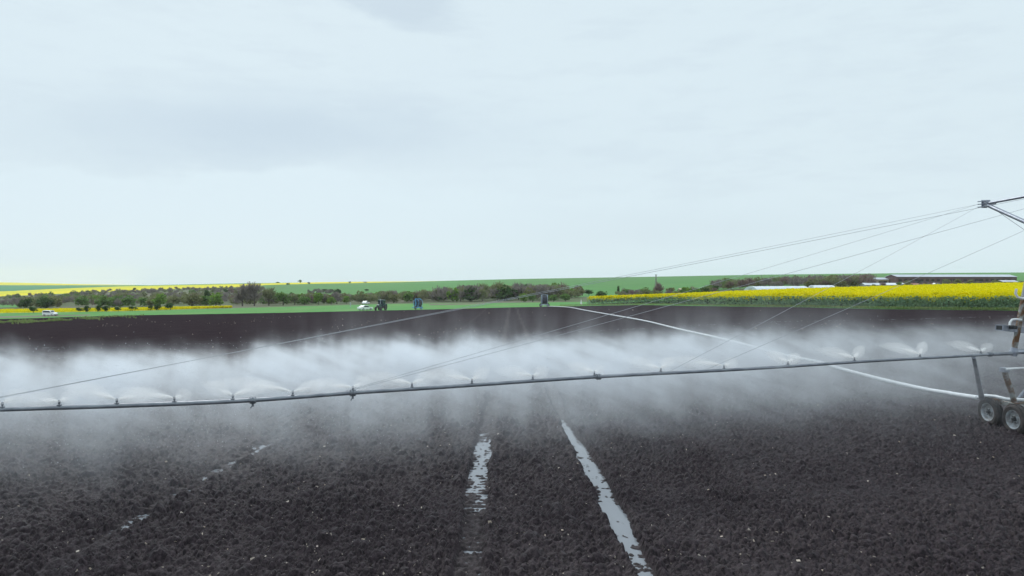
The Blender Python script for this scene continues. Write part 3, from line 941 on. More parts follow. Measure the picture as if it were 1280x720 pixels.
def person(px, D, h, label):
    """standing figure, one skinned surface"""
    p = ground(px, D)
    J = [(0, 0, .52), (0, 0, .62), (0, .01, .75), (0, 0, .82), (0, 0, .865), (0, .01, .93), (0, .01, .985),
         (.055, 0, .5), (.06, -.01, .28), (.062, .01, .04), (.065, -.07, .02),
         (-.055, 0, .5), (-.06, .02, .28), (-.065, .02, .04), (-.065, -.06, .02),
         (.115, 0, .81), (.14, .01, .64), (.135, -.05, .50), (-.115, 0, .81), (-.14, .02, .64), (-.13, -.03, .50)]
    E = [(0, 1), (1, 2), (2, 3), (3, 4), (4, 5), (5, 6), (0, 7), (7, 8), (8, 9), (9, 10), (0, 11), (11, 12), (12, 13), (13, 14), (3, 15), (15, 16), (16, 17), (3, 18), (18, 19), (19, 20)]
    rad = [.075, .07, .085, .06, .032, .05, .04, .055, .04, .028, .02, .055, .04, .028, .02, .04, .03, .022, .04, .03, .022]
    me = bpy.data.meshes.new('person'); me.from_pydata([(x * h, y * h, z * h) for x, y, z in J], E, [])
    o = link('person', me, M['palegrey']); o.location = p; o.rotation_euler = (0, 0, 2.6)
    md = o.modifiers.new('skin', 'SKIN')
    for i, sv in enumerate(me.skin_vertices[0].data): sv.radius = (rad[i] * h, rad[i] * h * .8); sv.use_root = (i == 0)
    o.modifiers.new('sub', 'SUBSURF').levels = 1
    tag(o, label, 'person')


# tractor
def tractor(loc, rz):
    e = empty('tractor', loc, rz); e.scale = (.9, .9, .9); tag(e, 'dark green tractor with cab standing at the far field edge', 'tractor')
    T = M['tractor']
    m = MB(); m.prism([(.15, .85), (2.0, .85), (2.1, 1.0), (2.05, 1.55), (1.8, 1.7), (.15, 1.8)], -.38, .38); m.build('bonnet', T, e, bevel=.05)
    g = MB(); g.box((2.09, 0, 1.25), (.06, .6, .5)); g.build('grille', M['black'], e)
    c = MB(); c.box((-.9, 0, .85), (2.2, .7, .6)); c.build('chassis', M['black'], e)
    k = MB()
    for x in (-1.35, .1):
        for s in (-.72, .72): k.box((x, s, 2.05), (.09, .09, 1.5))
    k.box((-.62, 0, 1.25), (1.5, 1.5, .25)); k.build('cab_frame', T, e)
    w = MB(); w.box((-.62, 0, 2.05), (1.4, 1.4, 1.38)); w.build('cab_glass', M['glass'], e)
    r = MB(); r.box((-.62, 0, 2.86), (1.7, 1.7, .2), taper=.92); r.build('cab_roof', T, e, bevel=.04)
    x = MB(); x.tube([(.9, .3, 1.75), (.9, .3, 3.1), (.8, .3, 3.25)], .06, 8); x.build('exhaust', M['palegrey'], e)
    b = MB(); b.tube([(-.2, -.62, 2.95), (-.2, -.62, 3.9)], .025, 6); b.build('antenna', M['white'], e)
    for s in (-1, 1):
        f = MB(); f.prism([(-1.9, 1.35), (-1.6, 1.78), (-.9, 1.85), (-.35, 1.55), (-.3, 1.4), (-.9, 1.7), (-1.55, 1.62), (-1.8, 1.3)], s * .68, s * 1.15); f.build('fender', T, e)
        wheel(e, (-1.1, s * .92, .85), .85, .48, rim=M['black'])
        wheel(e, (1.55, s * .82, .55), .55, .34, rim=M['black'])
        l = MB(); l.box((2.1, s * .25, 1.5), (.06, .2, .12)); l.build('headlight', M['lamp'], e)


tractor(ground(476, 172), R(-104))


def hose_reel(loc, rz, frame, label, wind=M['drum'], arm=True):
    e = empty('hose_reel', loc, rz); tag(e, label, 'hose reel', 'travelling hose reels at the far field edge')
    # drum axis along local x
    d = MB(); d.lathe([(.35, -.72), (.95, -.70), (.97, -.35), (.95, 0), (.97, .35), (.95, .70), (.35, .72)], (0, 0, 1.62), (1, 0, 0), 28); d.build('hose_drum', wind, e, smooth=True)
    for s in (-1, 1):
        f = MB(); c = (s * .76, 0, 1.62)
        f.lathe([(1.10, -.04), (1.16, -.04), (1.16, .04), (1.10, .04), (1.10, -.04)], c, (1, 0, 0), 28)
        for k in range(8):
            a = k * math.pi / 4; f.tube([c, (s * .76, math.cos(a) * 1.12, 1.62 + math.sin(a) * 1.12)], .035, 6)
        f.build('drum_flange', frame, e)
        p = MB(); p.box((s * .92, 0, 1.55), (.14, .22, 2.5)); p.box((s * .92, 0, .45), (.16, 2.2, .18)); p.build('upright', frame, e)
        wheel(e, (s * 1.05, -.1, .42), .42, .26)
    b = MB(); b.box((0, 0, .52), (1.9, 1.7, .16)); b.box((0, 1.5, .5), (.16, 1.9, .14)); b.build('chassis', frame, e)
    t = MB(); t.box((0, .1, 2.82), (1.9, .14, .12)); t.build('top_bar', frame, e)
    h = MB(); h.tube([(-.4, -1.2, .5), (-.4, -1.35, .1), (.4, -1.35, .1), (.4, -1.2, .5)], .05, 6); h.build('support_leg', frame, e)
    x = MB(); x.box((.3, 1.25, 1.0), (.6, .6, .6)); x.build('gearbox', M['black'], e, bevel=.04)
    return e


hr1 = hose_reel(ground(680.5, 152), R(4), M['reelframe'], 'pale blue grey framed hose reel at the start of the long pale hose')
hr2 = hose_reel(ground(522.5, 172), R(52), M['blue'], 'blue hose reel standing right of the tractor')


hr1.scale = (.78, .78, .95); hr2.scale = (.88, .88, .95)


def marker(px, D):
    e = empty('field_marker', ground(px, D)); tag(e, 'small white pointed marker at the left tip of the yellow canola', 'marker')
    m = MB(); m.lathe([(.0, 1.05), (.08, 1.0), (.24, .35), (.30, .0)], (0, 0, 0), (0, 0, 1), 10); m.build('cone_cover', M['white'], e, smooth=True)
    p = MB(); p.tube([(0, 0, 1.0), (0, 0, 1.5)], .03, 6); p.build('tip_rod', M['white'], e)


marker(726.5, 168)
person(438, 232, 1.75, 'standing person in pale clothes on the grass left of the parked cars')

# ------------------------------------------------------------------ irrigation boom cart
root_p = Vector(((1268 - 640) / F * 19.5, 19.5)); left_p = Vector(((0 - 640) / F * 11.2, 11.2))
bd = (left_p - root_p); BL = bd.length; bd.normalize()
PYB = [(-420, 524), (-120, 516), (0, 512), (160, 507), (320, 501), (440, 490.5), (540, 485), (640, 478), (748, 470.5), (860, 465), (960, 460), (1085, 451), (1167, 447), (1237, 443.5), (1268, 441)]


def boom_at(px):
    u = (px - 640) / F
    # root_p.x + t*bd.x = u*(root_p.y + t*bd.y)
    t = (u * root_p.y - root_p.x) / (bd.x - u * bd.y)
    y = root_p.y + t * bd.y
    return Vector((root_p.x + t * bd.x, y, H - (L(px, PYB) - HOR) * y / F))


cart = empty('irrigation_boom', (15.3, 19.8, gz(15.3, 19.8)))
tag(cart, 'long grey irrigation boom on a wheeled cart spraying water over the dark soil', 'irrigation boom')
CO = Vector(cart.location)


def cb(mb, name, m, parent=None, **kw):
    mb.v = [tuple(Vector(v) - CO) for v in mb.v]
    return mb.build(name, m, parent or cart, **kw)


bp = [boom_at(p) for p in list(range(-300, 1268, 28)) + [1268]]
# smooth the sag a little
for _ in range(6):
    bp = [bp[0]] + [Vector((b.x, b.y, (a.z + 2 * b.z + c.z) / 4)) for a, b, c in zip(bp, bp[1:], bp[2:])] + [bp[-1]]


def boom_pt(px):
    b = boom_at(px)
    ts = [(q.xy - root_p).length for q in bp]; t = (b.xy - root_p).length
    return Vector((b.x, b.y, float(np.interp(t, ts[::-1], [q.z for q in bp][::-1]))))


m = MB(); m.tube(bp, [.035 if i < 14 else .039 for i in range(len(bp))], 14); boom = cb(m, 'boom_pipe', M['pipe'], smooth=True)
bdir = Vector((bd.x, bd.y, 0)); back = Vector((-bd.y, bd.x, 0))
if back.y < 0: back = -back
for p in (-160, 316, 441, 748, 1237):
    q = boom_pt(p)
    m = MB(); m.lathe([(.040, -.045), (.066, -.042), (.066, -.010), (.050, -.008), (.050, .008), (.066, .010), (.066, .042), (.040, .045)], q, bdir, 14)
    for k in range(6):
        a = k * math.pi / 3
        o = (back * math.cos(a) + Vector((0, 0, 1)) * math.sin(a)) * .056
        m.tube([q + o - bdir * .058, q + o + bdir * .058], .007, 6)
    if p in (441, 316): m.box(q + Vector((0, 0, -.08)), (.035, .025, .07)); m.tube([q + Vector((0, 0, -.08)), q + bdir * .04 + Vector((0, 0, -.145))], .011, 6)
    fl = cb(m, 'pipe_flange', M['pipe'], boom)
NOZ = [-208, -138, -67, 3, 74, 146, 218, 291, 366, 441, 515, 590, 666, 743, 826, 905, 985, 1068, 1150, 1226]
nozzles = []
for i, p in enumerate(NOZ):
    q = boom_pt(p); up = Vector((0, 0, 1))
    m = MB()
    m.box(q + up * .042, (.055, .055, .022)); m.tube([q + up * .03, q + up * .075], .011, 8)
    m.lathe([(.010, .06), (.019, .066), (.020, .085), (.010, .095)], q, up, 10)
    m.lathe([(.0, .122), (.019, .113), (.021, .117), (0, .128)], q, up, 10)
    for s in (-1, 1): m.tube([q + up * .085 + bdir * .015 * s, q + up * .119 + bdir * .017 * s], .003, 5)
    nz = cb(m, 'sprinkler', M['pipe'])
    nozzles.append(q + up * .105)
    sp = nozzles[-1]

# mast, spreader and stays
TA, TB, MC = at(1233, 254.5, 22.3), at(1438, 217, 16.6), None
MC = (TA + TB) / 2; MX, MY = MC.x, MC.y
m = MB(); m.tube([(MX, MY, 2.3), (MX, MY, 7.5)], [.085, .06], 12); cb(m, 'mast', M['galv'], smooth=True)
m = MB(); m.tube([TA, TB], .042, 10); cb(m, 'spreader', M['galv'], smooth=True)
for T in (TA, TB):
    d = (MC - T).normalized()
    m = MB(); m.tube([T - Vector((0, 0, .03)), (MX, MY, 5.7)], .062, 10); st = cb(m, 'mast_strut', M['galv'], smooth=True)
    m = MB(); m.box(T, (.12, .20, .22)); m.box(T + d * -.10, (.18, .03, .26))
    for k in range(3): m.tube([T + Vector((-.02, 0, -.09 + .09 * k)), T + Vector((-.30, -.03, -.12 + .09 * k))], .018, 6)
    m.tube([T + d * .15 - Vector((0, 0, .06)), T + d * .42 - Vector((0, 0, .06)), T + d * .5 + Vector((0, 0, .04))], .018, 6)
    cb(m, 'stay_bracket', M['galv'], st)
m = MB(); m.tube([(MX, MY, 3.4), TB * .5 + Vector((MX, MY, 2.6)) * .5], .04, 8); cb(m, 'brace', M['galv'])


def stay(a, px, r=.0042):
    q = boom_pt(px) + Vector((0, 0, .045))
    n = 14; pts = []
    for i in range(n + 1):
        t = i / n; pts.append(a.lerp(q, t) - Vector((0, 0, .10 * 4 * t * (1 - t) * .35)))
    m = MB(); m.tube(pts, r, 6); cb(m, 'stay_cable', M['cable'])


for a, p in ((TA + Vector((-.3, 0, -.03)), -70), (TA + Vector((-.3, 0, -.03)), 432), (TA + Vector((-.3, 0, -.12)), 838), (TB, -78), (TB, 437), (TB, 884)):
    stay(a, p)
# off-frame stays to the other boom half, and that half of the boom
other = [Vector((root_p.x - bd.x * t, root_p.y - bd.y * t, 2.42 + .012 * t)) for t in (0, 2.4, 5, 8, 12)]
m = MB(); m.tube(other, .044, 12); cb(m, 'boom_pipe', M['pipe'], smooth=True)
for T in (TA, TB):
    m = MB(); m.tube([T, other[3]], .007, 6); cb(m, 'stay_cable', M['cable'])
    m = MB(); m.tube([T, other[4]], .007, 6); cb(m, 'stay_cable', M['cable'])

# upright post at the boom root, its brackets and the dark arm
a0, a1 = at(1267, 440, 19.5), at(1290, 320, 19.5)
m = MB(); m.tube([a0, a0.lerp(a1, .5), a1], [.075, .075, .07], 12); post = cb(m, 'boom_post', M['rust'], smooth=True)
m = MB(); m.lathe([(.05, -.12), (.10, -.11), (.11, 0), (.09, .12), (.05, .13)], a0, (a1 - a0), 12); cb(m, 'pivot_collar', M['galv'], post)
m = MB(); m.tube([a0 + Vector((.02, 0, -.04)), boom_pt(1240)], .05, 10); cb(m, 'elbow', M['pipe'], boom)
m = MB(); m.tube([at(1270.5, 361, 19.3), at(1269.5, 367, 19.3), at(1272, 371.5, 19.3), at(1277, 373, 19.3), at(1284, 373, 19.35)], .032, 8); cb(m, 'hose_hook', M['white'], post, smooth=True)
m = MB(); m.tube([at(1262, 410, 19.3), at(1262.5, 403, 19.3), at(1265, 399.5, 19.3), at(1270, 399, 19.3), at(1277, 400, 19.3)], .030, 8); cb(m, 'hand_rail', M['white'], post, smooth=True)
p0, p1 = at(1249, 409.5, 19.2), at(1292, 414, 20.0)
dr = (p1 - p0); ln = dr.length; rot = dr.to_track_quat('X', 'Z').to_matrix()
m = MB(); c = (p0 + p1) / 2
for dy, dz, sy, sz in ((0, .07, .2, .02), (0, -.07, .2, .02), (.09, 0, .02, .12), (-.09, 0, .02, .12)):
    m.box(c + rot @ Vector((0, dy, dz)), (ln, sy, sz), rot)
arm = cb(m, 'tool_arm', M['galv'])
m = MB(); m.box(p0 + rot @ Vector((.09, 0, 0)), (.17, .158, .118), rot); cb(m, 'end_plug', M['black'], arm)
m = MB(); m.box(at(1266, 409, 19.25), (.22, .14, .10), rot); cb(m, 'valve_block', M['black'], arm, bevel=.02)
m = MB(); m.tube([a1, (MX, MY, a1.z + .4)], .05, 8); m.tube([at(1283, 372, 19.5), (MX, MY, 3.6)], .05, 8); cb(m, 'cross_tube', M['galv'])

# undercarriage: tandem wheels, legs, frame
W1, W2 = Vector((14.67, 19.86)), Vector((14.72, 21.0))
wz1, wz2 = gz(*W1), gz(*W2)
sink = .03
for (w, z) in ((W1, wz1), (W2, wz2), (W1 + Vector((2.3, .1)), wz1), (W2 + Vector((2.3, .1)), wz2)):
    c = Vector((w.x, w.y, z + .42 - sink))
    m = MB(); h, rad = .125, .43
    prof = [(rad * .62, -h * .8), (rad * .85, -h), (rad * .96, -h * .8), (rad, -h * .3), (rad, h * .3), (rad * .96, h * .8), (rad * .85, h), (rad * .62, h * .8), (rad * .62, -h * .8)]
    m.lathe(prof, c, (1, .04, 0), 36)
    for k in range(22):
        a = 2 * math.pi * k / 22
        for s in (-1, 1):
            a2 = a + s * .07
            rdir = Vector((0, math.cos(a2), math.sin(a2)))
            rr = rdir.to_track_quat('Z', 'X').to_matrix()
            m.box(c + rdir * rad + Vector((s * h * .42, 0, 0)), (h * .9, .035, .03), rr)
    wh = cb(m, 'wheel', M['rubber'], smooth=True)
    m = MB(); m.lathe([(0, -h * .2), (rad * .17, -h * .22), (rad * .20, -h * .5), (rad * .26, -h * .5), (rad * .30, -h * .2), (rad * .50, -h * .25), (rad * .56, -h * .75), (rad * .64, -h * .86), (rad * .64, h * .8), (rad * .3, h * .3), (0, h * .3)], c, (1, .04, 0), 30); rm = cb(m, 'rim', M['rim'], wh, smooth=True)
    m = MB(); m.lathe([(0, -h * .95), (rad * .10, -h * .9), (rad * .13, -h * .3)], c, (1, .04, 0), 14)
    for k in range(6):
        a = k * math.pi / 3; o = Vector((0, math.cos(a), math.sin(a))) * rad * .22
        m.tube([c + o - Vector((h * .62, 0, 0)), c + o - Vector((h * .3, 0, 0))], .016, 6)
    cb(m, 'hub', M['black'], wh)
zf = wz1 + .42
m = MB()
for dx in (.24, 2.06):
    m.box(((W1.x + W2.x) / 2 + dx, (W1.y + W2.y) / 2, zf + .02), (.10, 1.5, .12)); m.box(((W1.x + W2.x) / 2 + dx, (W1.y + W2.y) / 2, zf + .30), (.10, 1.9, .12))
    m.box(((W1.x + W2.x) / 2 + dx, (W1.y + W2.y) / 2, zf + .16), (.08, .2, .24))
m.box((W1.x + 1.15, W1.y + .3, zf + .34), (2.2, .12, .12)); m.box((W1.x + 1.15, W1.y + 1.0, zf + .34), (2.2, .12, .12))
cb(m, 'chassis', M['rust'])
# curved mudguard pipes above the wheels and the four raked legs
m = MB(); m.tube([at(1222, 497, 21.3), at(1232, 494.5, 21), at(1244, 495.5, 20.6), at(1258, 499, 20.2), at(1292, 500.5, 19.9)], .05, 10); cb(m, 'supply_pipe', M['hose'], smooth=True)
la, lb = at(1255.5, 464, 19.6), at(1268, 502, 19.7)
m = MB(); m.tube([la, lb], .075, 10); leg = cb(m, 'leg', M['rust'], smooth=True)
m = MB(); m.box(la + Vector((0, 0, .04)), (.16, .2, .12)); cb(m, 'leg_bracket', M['galv'], leg)
m = MB(); m.tube([at(1217, 446.5, 18.95), at(1227, 497, 20.9)], [.05, .08], 10); cb(m, 'leg', M['galv'], smooth=True)
m = MB(); m.tube([at(1257, 461.5, 19.5), at(1275, 460.5, 19.6), at(1310, 460, 19.8)], .036, 10); cb(m, 'tie_bar', M['white'], smooth=True)
for dx, dy in ((2.15, -.3), (2.15, 1.3)):
    m = MB(); m.tube([(W1.x + dx, W1.y + dy, zf + .3), (MX, MY, 2.3)], .06, 8); cb(m, 'leg', M['rust'], smooth=True)
m = MB(); m.tube([(W1.x + .3, W1.y + .5, zf + .3), (MX, MY, 2.35)], .06, 8); m.tube([a0, (MX, MY, 2.4)], .06, 8); cb(m, 'turntable_brace', M['galv'], smooth=True)

# the hose dragged from the reel
hp = []
for p, D in ((685, 151), (705, 140), (727, 118), (752, 100), (800, 76)):
    hp.append(ground(p, D, .07))
for p, py in ((846, 412.6), (900, 424.5), (960, 440), (1000, 450), (1035, 458)):
    D = 90.0
    for _ in range(40):
        g_ = ground(p, D); D = D * .5 + .5 * (H - g_.z) * F / (py - HOR)
    hp.append(ground(p, D, .09))
hp += [at(1090, 471, 29.0), at(1150, 485.5, 25.0), at(1195, 493, 22.6), at(1222, 497, 21.3)]
# Catmull-Rom through the points
cr = []
P_ = [hp[0]] + hp + [hp[-1]]
for i in range(1, len(P_) - 2):
    for k in range(8):
        t = k / 8; a, b, c, d = P_[i - 1:i + 3]
        cr.append(.5 * ((2 * b) + (c - a) * t + (2 * a - 5 * b + 4 * c - d) * t * t + (3 * b - a - 3 * c + d) * t ** 3))
cr.append(hp[-1])
cr = [Vector((q.x + .12 * math.sin(q.y * .11), q.y, max(q.z, gz(q.x, q.y) + .13))) for q in cr[:-10]] + cr[-10:]
m = MB(); m.tube(cr, .072, 10)
tag(m.build('water_hose', M['hose'], smooth=True), 'long pale hose lying across the soil from the reel to the boom cart', 'hose')
# thin grey cable lying behind the spray
# ------------------------------------------------------------------ spray
def volume_material(name, density, colr=(.97, .985, 1.0), g=.35):
    m = bpy.data.materials.new(name); m.use_nodes = True
    nt = m.node_tree
    for n in list(nt.nodes):
        if n.type != 'OUTPUT_MATERIAL': nt.nodes.remove(n)
    out = [n for n in nt.nodes if n.type == 'OUTPUT_MATERIAL'][0]
    v = nt.nodes.new('ShaderNodeVolumePrincipled')
    v.inputs['Color'].default_value = (*colr, 1); v.inputs['Anisotropy'].default_value = g
    v.inputs['Density'].default_value = density
    nt.links.new(v.outputs['Volume'], out.inputs['Volume'])
    return m, nt, v


jets = [('jet_core', volume_material('jet_core_water', 42.0, (1, 1, 1), .4)[0], .30, .026),
        ('water_jet', volume_material('spray_jet_water', 11.0, (1, 1, 1), .4)[0], .62, .050),
        ('spray_fan', volume_material('spray_fan_water', 1.5, (1, 1, 1), .4)[0], 1.40, .15)]
for i, (o, sp) in enumerate(zip([c for c in cart.children if c.name.startswith('sprinkler')], nozzles)):
    r = random.Random(i * 7 + 3)
    arms = []
    for s in (1, -1):
        arms.append((s, R(9 + 18 * r.random()), (1.0 if s > 0 else .5) * (.40 + .85 * r.random()), -.1 + .7 * r.random()))
    for nm, jmat, ln, rad in jets:
        m = MB()
        for s, el, k, bk in arms:
            l_ = ln * k
            d0 = bdir * s * math.cos(el) + back * bk + Vector((0, 0, math.sin(el)))
            m.tube([sp + d0 * (l_ * t) - Vector((0, 0, .10 * (l_ * t) ** 2)) for t in (.0, .06, .16, .30, .45, .62, .8, 1.0)],
                   [.004] + [max(.006, rad * q) for q in (.30, .62, .92, 1.0, .86, .52, .03)], 10)
        cb(m, nm, jmat, o)

# fine drops thrown back from the nozzles
nd = 16000
src = np.array([nozzles[k] for k in rng.integers(len(nozzles), size=nd)])
az = (rng.random(nd) - .5) * math.pi * 1.05
el = R(8) + R(24) * rng.random(nd); sp = 3.2 + 5.2 * rng.random(nd)
tt = .03 + (1.15 * rng.random(nd) ** 1.0)
bv, kv = np.array(bdir), np.array(back)
hd = np.sin(az)[:, None] * bv + np.cos(az)[:, None] * kv
vel = hd * (sp * np.cos(el))[:, None]; dist = vel * (tt / (1 + .25 * tt))[:, None]
pz = src[:, 2] + sp * np.sin(el) * tt - 4.9 * tt ** 2
pos = src + dist; pos[:, 2] = pz
pos = pos[pos[:, 2] > 1.3 - .1 * rng.random(len(pos))]
nd = len(pos); s = .0030 + .0042 * rng.random(nd) ** 2
oc = np.array([(1, 0, 0), (-1, 0, 0), (0, 1, 0), (0, -1, 0), (0, 0, 1.5), (0, 0, -1.5)])
v = (pos[:, None, :] + oc[None] * s[:, None, None]).reshape(-1, 3)
tri = np.array([(0, 2, 4), (2, 1, 4), (1, 3, 4), (3, 0, 4), (2, 0, 5), (1, 2, 5), (3, 1, 5), (0, 3, 5)])
f = (np.arange(nd)[:, None, None] * 6 + tri[None]).reshape(-1, 3)
me = np_mesh('spray_droplets', v, f)
M['drop'] = mat('water_drop', (.80, .86, .90), .15, spec=.6)
tag(link('spray_droplets', me, M['drop']), 'fine white water drops flying behind the boom', 'spray', kind='stuff')

# the drifting veil of spray
mm, nt, vol = volume_material('spray_veil', 0.0, (.925, .960, 1.0), .55)
tc = nt.nodes.new('ShaderNodeTexCoord').outputs['Object']
sx = nt.nodes.new('ShaderNodeSeparateXYZ'); nt.links.new(tc, sx.inputs[0])
S_, D_, Z_ = sx.outputs            # along the boom, behind the boom, height
nA = noise_node(nt, tc, .55, 3, .6, stretch=(1, .7, .9))
nB = noise_node(nt, tc, .9, 3, .65, stretch=(1.1, .5, .28))
nA0 = mth(nt, 'SUBTRACT', nA, .5); nB0 = mth(nt, 'SUBTRACT', nB, .5)
# ballistic ceiling of the spray, height over distance behind the boom
ceil_ = mth(nt, 'ADD', mth(nt, 'MULTIPLY', D_, .44), mth(nt, 'MULTIPLY', mth(nt, 'MULTIPLY', D_, D_), -.088))
ceil_ = mth(nt, 'ADD', mth(nt, 'ADD', ceil_, 2.22), mth(nt, 'ADD', mth(nt, 'MULTIPLY', nA0, .8), mth(nt, 'MULTIPLY', nB0, .75)))
under = mth(nt, 'SUBTRACT', ceil_, Z_)
top = mth(nt, 'POWER', rng_node(nt, under, -.62, .42, smooth=True), 2.0)
decay = mth(nt, 'POWER', 2.718, mth(nt, 'MULTIPLY', mth(nt, 'MAXIMUM', under, 0.0), -2.5))
wd = mth(nt, 'MULTIPLY', rng_node(nt, D_, rng_node(nt, S_, 3.0, 15.0, -2.4, -.5), .9, smooth=True), rng_node(nt, D_, 7.2, 3.2, smooth=True))
core = mth(nt, 'MULTIPLY', mth(nt, 'MULTIPLY', top, decay), wd)
rot = nt.nodes.new('ShaderNodeMapping'); rot.inputs['Rotation'].default_value = (0, R(21), 0); nt.links.new(tc, rot.inputs['Vector'])
nS = noise_node(nt, rot.outputs['Vector'], 1.0, 3, .6, stretch=(.55, .9, 3.6))
nW = noise_node(nt, tc, 2.6, 2, .7, stretch=(1.0, .6, .8))
core = mth(nt, 'MULTIPLY', core, rng_node(nt, nB, .36, .66, .22, 1.7))
core = mth(nt, 'MULTIPLY', core, rng_node(nt, nW, .34, .66, .45, 1.5))
core = mth(nt, 'MULTIPLY', core, rng_node(nt, nS, .34, .66, .30, 1.7))
# thinner towards the cart
core = mth(nt, 'MULTIPLY', core, rng_node(nt, S_, 1.0, 14.0, .20, 1.0))
core = mth(nt, 'MULTIPLY', core, 1.5)
# fall-out below, patchy
rain = mth(nt, 'MULTIPLY', rng_node(nt, under, .1, .9, smooth=True), rng_node(nt, D_, .9, 5.0, smooth=True))
rain = mth(nt, 'MULTIPLY', rain, rng_node(nt, D_, 12.0, 6.0, smooth=True))
rain = mth(nt, 'MULTIPLY', rain, rng_node(nt, nB, .38, .70, .25, 1.5))
rain = mth(nt, 'MULTIPLY', rain, .056)
# drifting wisps
dr_ = mth(nt, 'MULTIPLY', rng_node(nt, D_, .5, 5.0, smooth=True), rng_node(nt, D_, 21.0, 10.0, smooth=True))
dr_ = mth(nt, 'MULTIPLY', dr_, rng_node(nt, Z_, 4.2, 1.2, smooth=True))
dr_ = mth(nt, 'MULTIPLY', dr_, rng_node(nt, nB, .47, .70, .04, 2.4))
dr_ = mth(nt, 'MULTIPLY', dr_, rng_node(nt, S_, 22.0, 14.0, .04, 1.0, smooth=True))
dr_ = mth(nt, 'MULTIPLY', dr_, .043)
dens = mth(nt, 'ADD', mth(nt, 'ADD', core, rain), dr_)
nt.links.new(dens, vol.inputs['Density'])
ang = math.atan2(bd.y, bd.x)
# local x along the boom (towards its free end), local y behind it
mo = MB(); x0, x1, y0, y1, z0, z1 = -6, 30, -21, 2.6, -.6, 4.3
flip = Vector((math.cos(ang + math.pi / 2), math.sin(ang + math.pi / 2), 0)).dot(back)
if flip > 0: y0, y1 = -2.6, 21
mo.box(((x0 + x1) / 2, (y0 + y1) / 2, (z0 + z1) / 2), (x1 - x0, y1 - y0, z1 - z0))
mist = mo.build('spray_mist', mm)
mist.location = (root_p.x, root_p.y, 0); mist.rotation_euler = (0, 0, ang)
tag(mist, 'white veil of fine spray drifting behind the boom', 'mist', kind='stuff')
if flip <= 0:
    neg = mth(nt, 'MULTIPLY', sx.outputs[1], -1.0)
    for l in list(nt.links):
        if l.from_socket == sx.outputs[1] and l.to_node != neg.node:
            nt.links.new(neg, l.to_socket)

# ------------------------------------------------------------------ air
hm, _, hv = volume_material('air', .8e-4, (.96, .985, 1.0), .1)
b = MB(); b.box((0, 2250, 5), (9400, 5700, 170)); hz = b.build('haze', hm); tag(hz, 'thin pale air over the whole landscape', 'haze', kind='stuff')

# ------------------------------------------------------------------ sky
w = bpy.data.worlds.new('World'); sc.world = w; w.use_nodes = True
nt = w.node_tree; bg = nt.nodes['Background']
sky = nt.nodes.new('ShaderNodeTexSky'); sky.sky_type = 'NISHITA'; sky.sun_disc = False
SUN_EL, SUN_ROT = 40, -24
sky.sun_elevation = R(SUN_EL); sky.sun_rotation = R(SUN_ROT)
tc = nt.nodes.new('ShaderNodeTexCoord').outputs['Generated']
sx = nt.nodes.new('ShaderNodeSeparateXYZ'); nt.links.new(tc, sx.inputs[0])
dx, dy, dz = sx.outputs
dyc = mth(nt, 'MAXIMUM', mth(nt, 'ABSOLUTE', dy), .05)
u_ = mth(nt, 'DIVIDE', dx, dyc); v_ = mth(nt, 'DIVIDE', dz, dyc)
cmb = nt.nodes.new('ShaderNodeCombineXYZ')
den = mth(nt, 'ADD', mth(nt, 'MAXIMUM', dz, 0.0), .10)
nt.links.new(mth(nt, 'DIVIDE', dx, den), cmb.inputs[0]); nt.links.new(mth(nt, 'DIVIDE', dy, den), cmb.inputs[1])
nC = noise_node(nt, cmb.outputs[0], .55, 6, .55)
nD = noise_node(nt, tc, 5.0, 5, .6, stretch=(1, 1, 3.2))
nD0 = mth(nt, 'SUBTRACT', nD, .5); nC0 = mth(nt, 'SUBTRACT', nC, .5)
thr = rng_node(nt, u_, -.35, .25, .150, .045)
lay = mth(nt, 'SUBTRACT', mth(nt, 'ADD', v_, mth(nt, 'ADD', mth(nt, 'MULTIPLY', nD0, .11), mth(nt, 'MULTIPLY', nC0, .07))), thr)
soft = rng_node(nt, mth(nt, 'ADD', u_, mth(nt, 'MULTIPLY', nC0, .5)), -.35, .15, .020, .12)
sheet = rng_node(nt, lay, 0.0, soft, smooth=True)


def blob(u0, v0, su, sv, n, k):
    a = mth(nt, 'DIVIDE', mth(nt, 'ADD', mth(nt, 'SUBTRACT', u_, u0), mth(nt, 'MULTIPLY', n, k)), su)
    b2 = mth(nt, 'DIVIDE', mth(nt, 'ADD', mth(nt, 'SUBTRACT', v_, v0), mth(nt, 'MULTIPLY', n, k * .35)), sv)
    r2 = mth(nt, 'ADD', mth(nt, 'MULTIPLY', a, a), mth(nt, 'MULTIPLY', b2, b2))
    return mth(nt, 'POWER', 2.718, mth(nt, 'MULTIPLY', r2, -1.0))


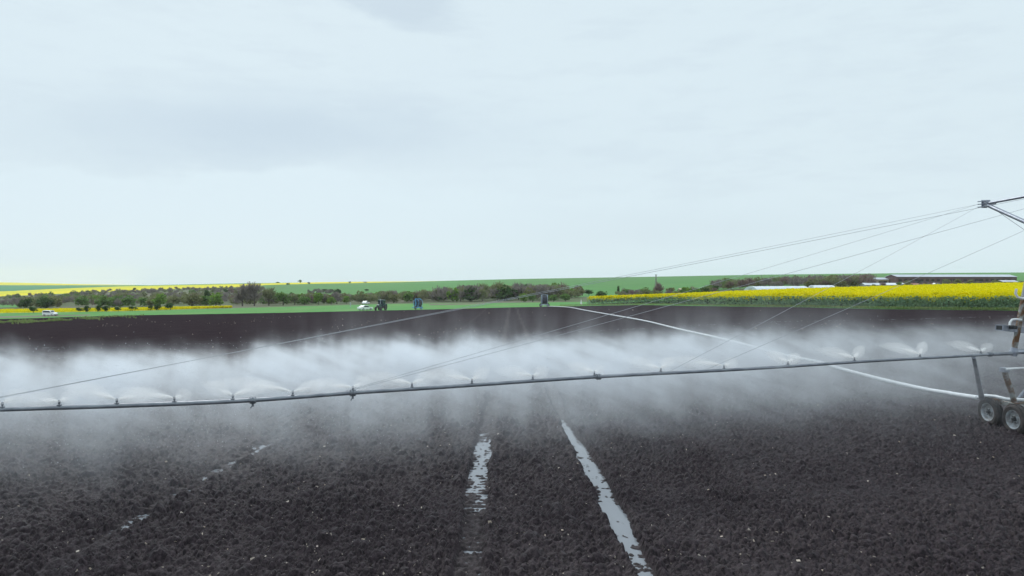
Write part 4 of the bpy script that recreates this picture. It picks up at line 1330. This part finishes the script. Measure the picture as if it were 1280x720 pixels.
LOW, MID, GREY = (.730, .860, .930), (.715, .838, .905), (.575, .695, .800)
c = mix_col(nt, sheet, LOW, MID)
c = mix_col(nt, mth(nt, 'MULTIPLY', rng_node(nt, nC, .42, .70, 0, .55, smooth=True), sheet), c, (.735, .862, .925))
g1 = mth(nt, 'MULTIPLY', blob(-.38, .218, .34, .055, nD0, .22), sheet)
nE = noise_node(nt, tc, 9.0, 6, .62, stretch=(1, 1, 4.5))
c = mix_col(nt, mth(nt, 'MULTIPLY', rng_node(nt, nE, .45, .68, 0, .30, smooth=True), rng_node(nt, lay, -.03, .12)), c, (.625, .735, .822))
c = mix_col(nt, mth(nt, 'MULTIPLY', g1, .8), c, GREY)
g3 = blob(.26, .075, .30, .030, nD0, .2)
c = mix_col(nt, mth(nt, 'MULTIPLY', g3, .5), c, (.66, .77, .845))
g2 = rng_node(nt, mth(nt, 'ADD', blob(-.15, .412, .115, .050, nD0, .26), mth(nt, 'MULTIPLY', mth(nt, 'SUBTRACT', nE, .5), .8)), .25, .80, smooth=True)
c = mix_col(nt, mth(nt, 'MULTIPLY', g2, .75), c, (.585, .700, .795))
zen = rng_node(nt, dz, .42, .88, 1.0, 1.6, smooth=True)      # an overcast sky is brightest overhead
zc = nt.nodes.new('ShaderNodeVectorMath'); zc.operation = 'SCALE'; nt.links.new(c, zc.inputs[0]); nt.links.new(zen, zc.inputs['Scale'])
c = zc.outputs[0]
STR = .12
sc2 = nt.nodes.new('ShaderNodeVectorMath'); sc2.operation = 'SCALE'; sc2.inputs['Scale'].default_value = 1 / STR
nt.links.new(c, sc2.inputs[0])
fin = mix_col(nt, .97, sky.outputs['Color'], sc2.outputs[0])
nt.links.new(fin, bg.inputs['Color']); bg.inputs['Strength'].default_value = STR

sl = bpy.data.lights.new('sun', 'SUN'); sl.energy = 1.5; sl.angle = R(11); sl.color = (1, .985, .96)
so = bpy.data.objects.new('sun', sl); col.objects.link(so)
az = R(SUN_ROT)
sd = Vector((math.sin(az) * math.cos(R(SUN_EL)), math.cos(az) * math.cos(R(SUN_EL)), math.sin(R(SUN_EL))))
so.rotation_euler = (-sd).to_track_quat('-Z', 'Y').to_euler()
so.location = (0, -10, 40)

# ------------------------------------------------------------------ camera and render settings
cam = bpy.data.cameras.new('camera'); co = bpy.data.objects.new('camera', cam); col.objects.link(co)
cam.sensor_width = 36; cam.lens = 24; cam.shift_y = -8 / 1280; cam.clip_end = 20000; cam.clip_start = .1
co.location = (0, 0, H); co.rotation_euler = (R(90), 0, 0)
sc.camera = co
sc.view_settings.view_transform = 'Standard'; sc.view_settings.look = 'None'
sc.view_settings.exposure = 0; sc.view_settings.gamma = 1; sc.view_settings.use_curve_mapping = False
cy_ = sc.cycles
cy_.use_denoising = True; cy_.sample_clamp_indirect = 6.0
cy_.max_bounces = 8; cy_.diffuse_bounces = 2; cy_.glossy_bounces = 2; cy_.transmission_bounces = 2
cy_.volume_bounces = 4; cy_.transparent_max_bounces = 16
cy_.volume_step_rate = .27; cy_.volume_max_steps = 256
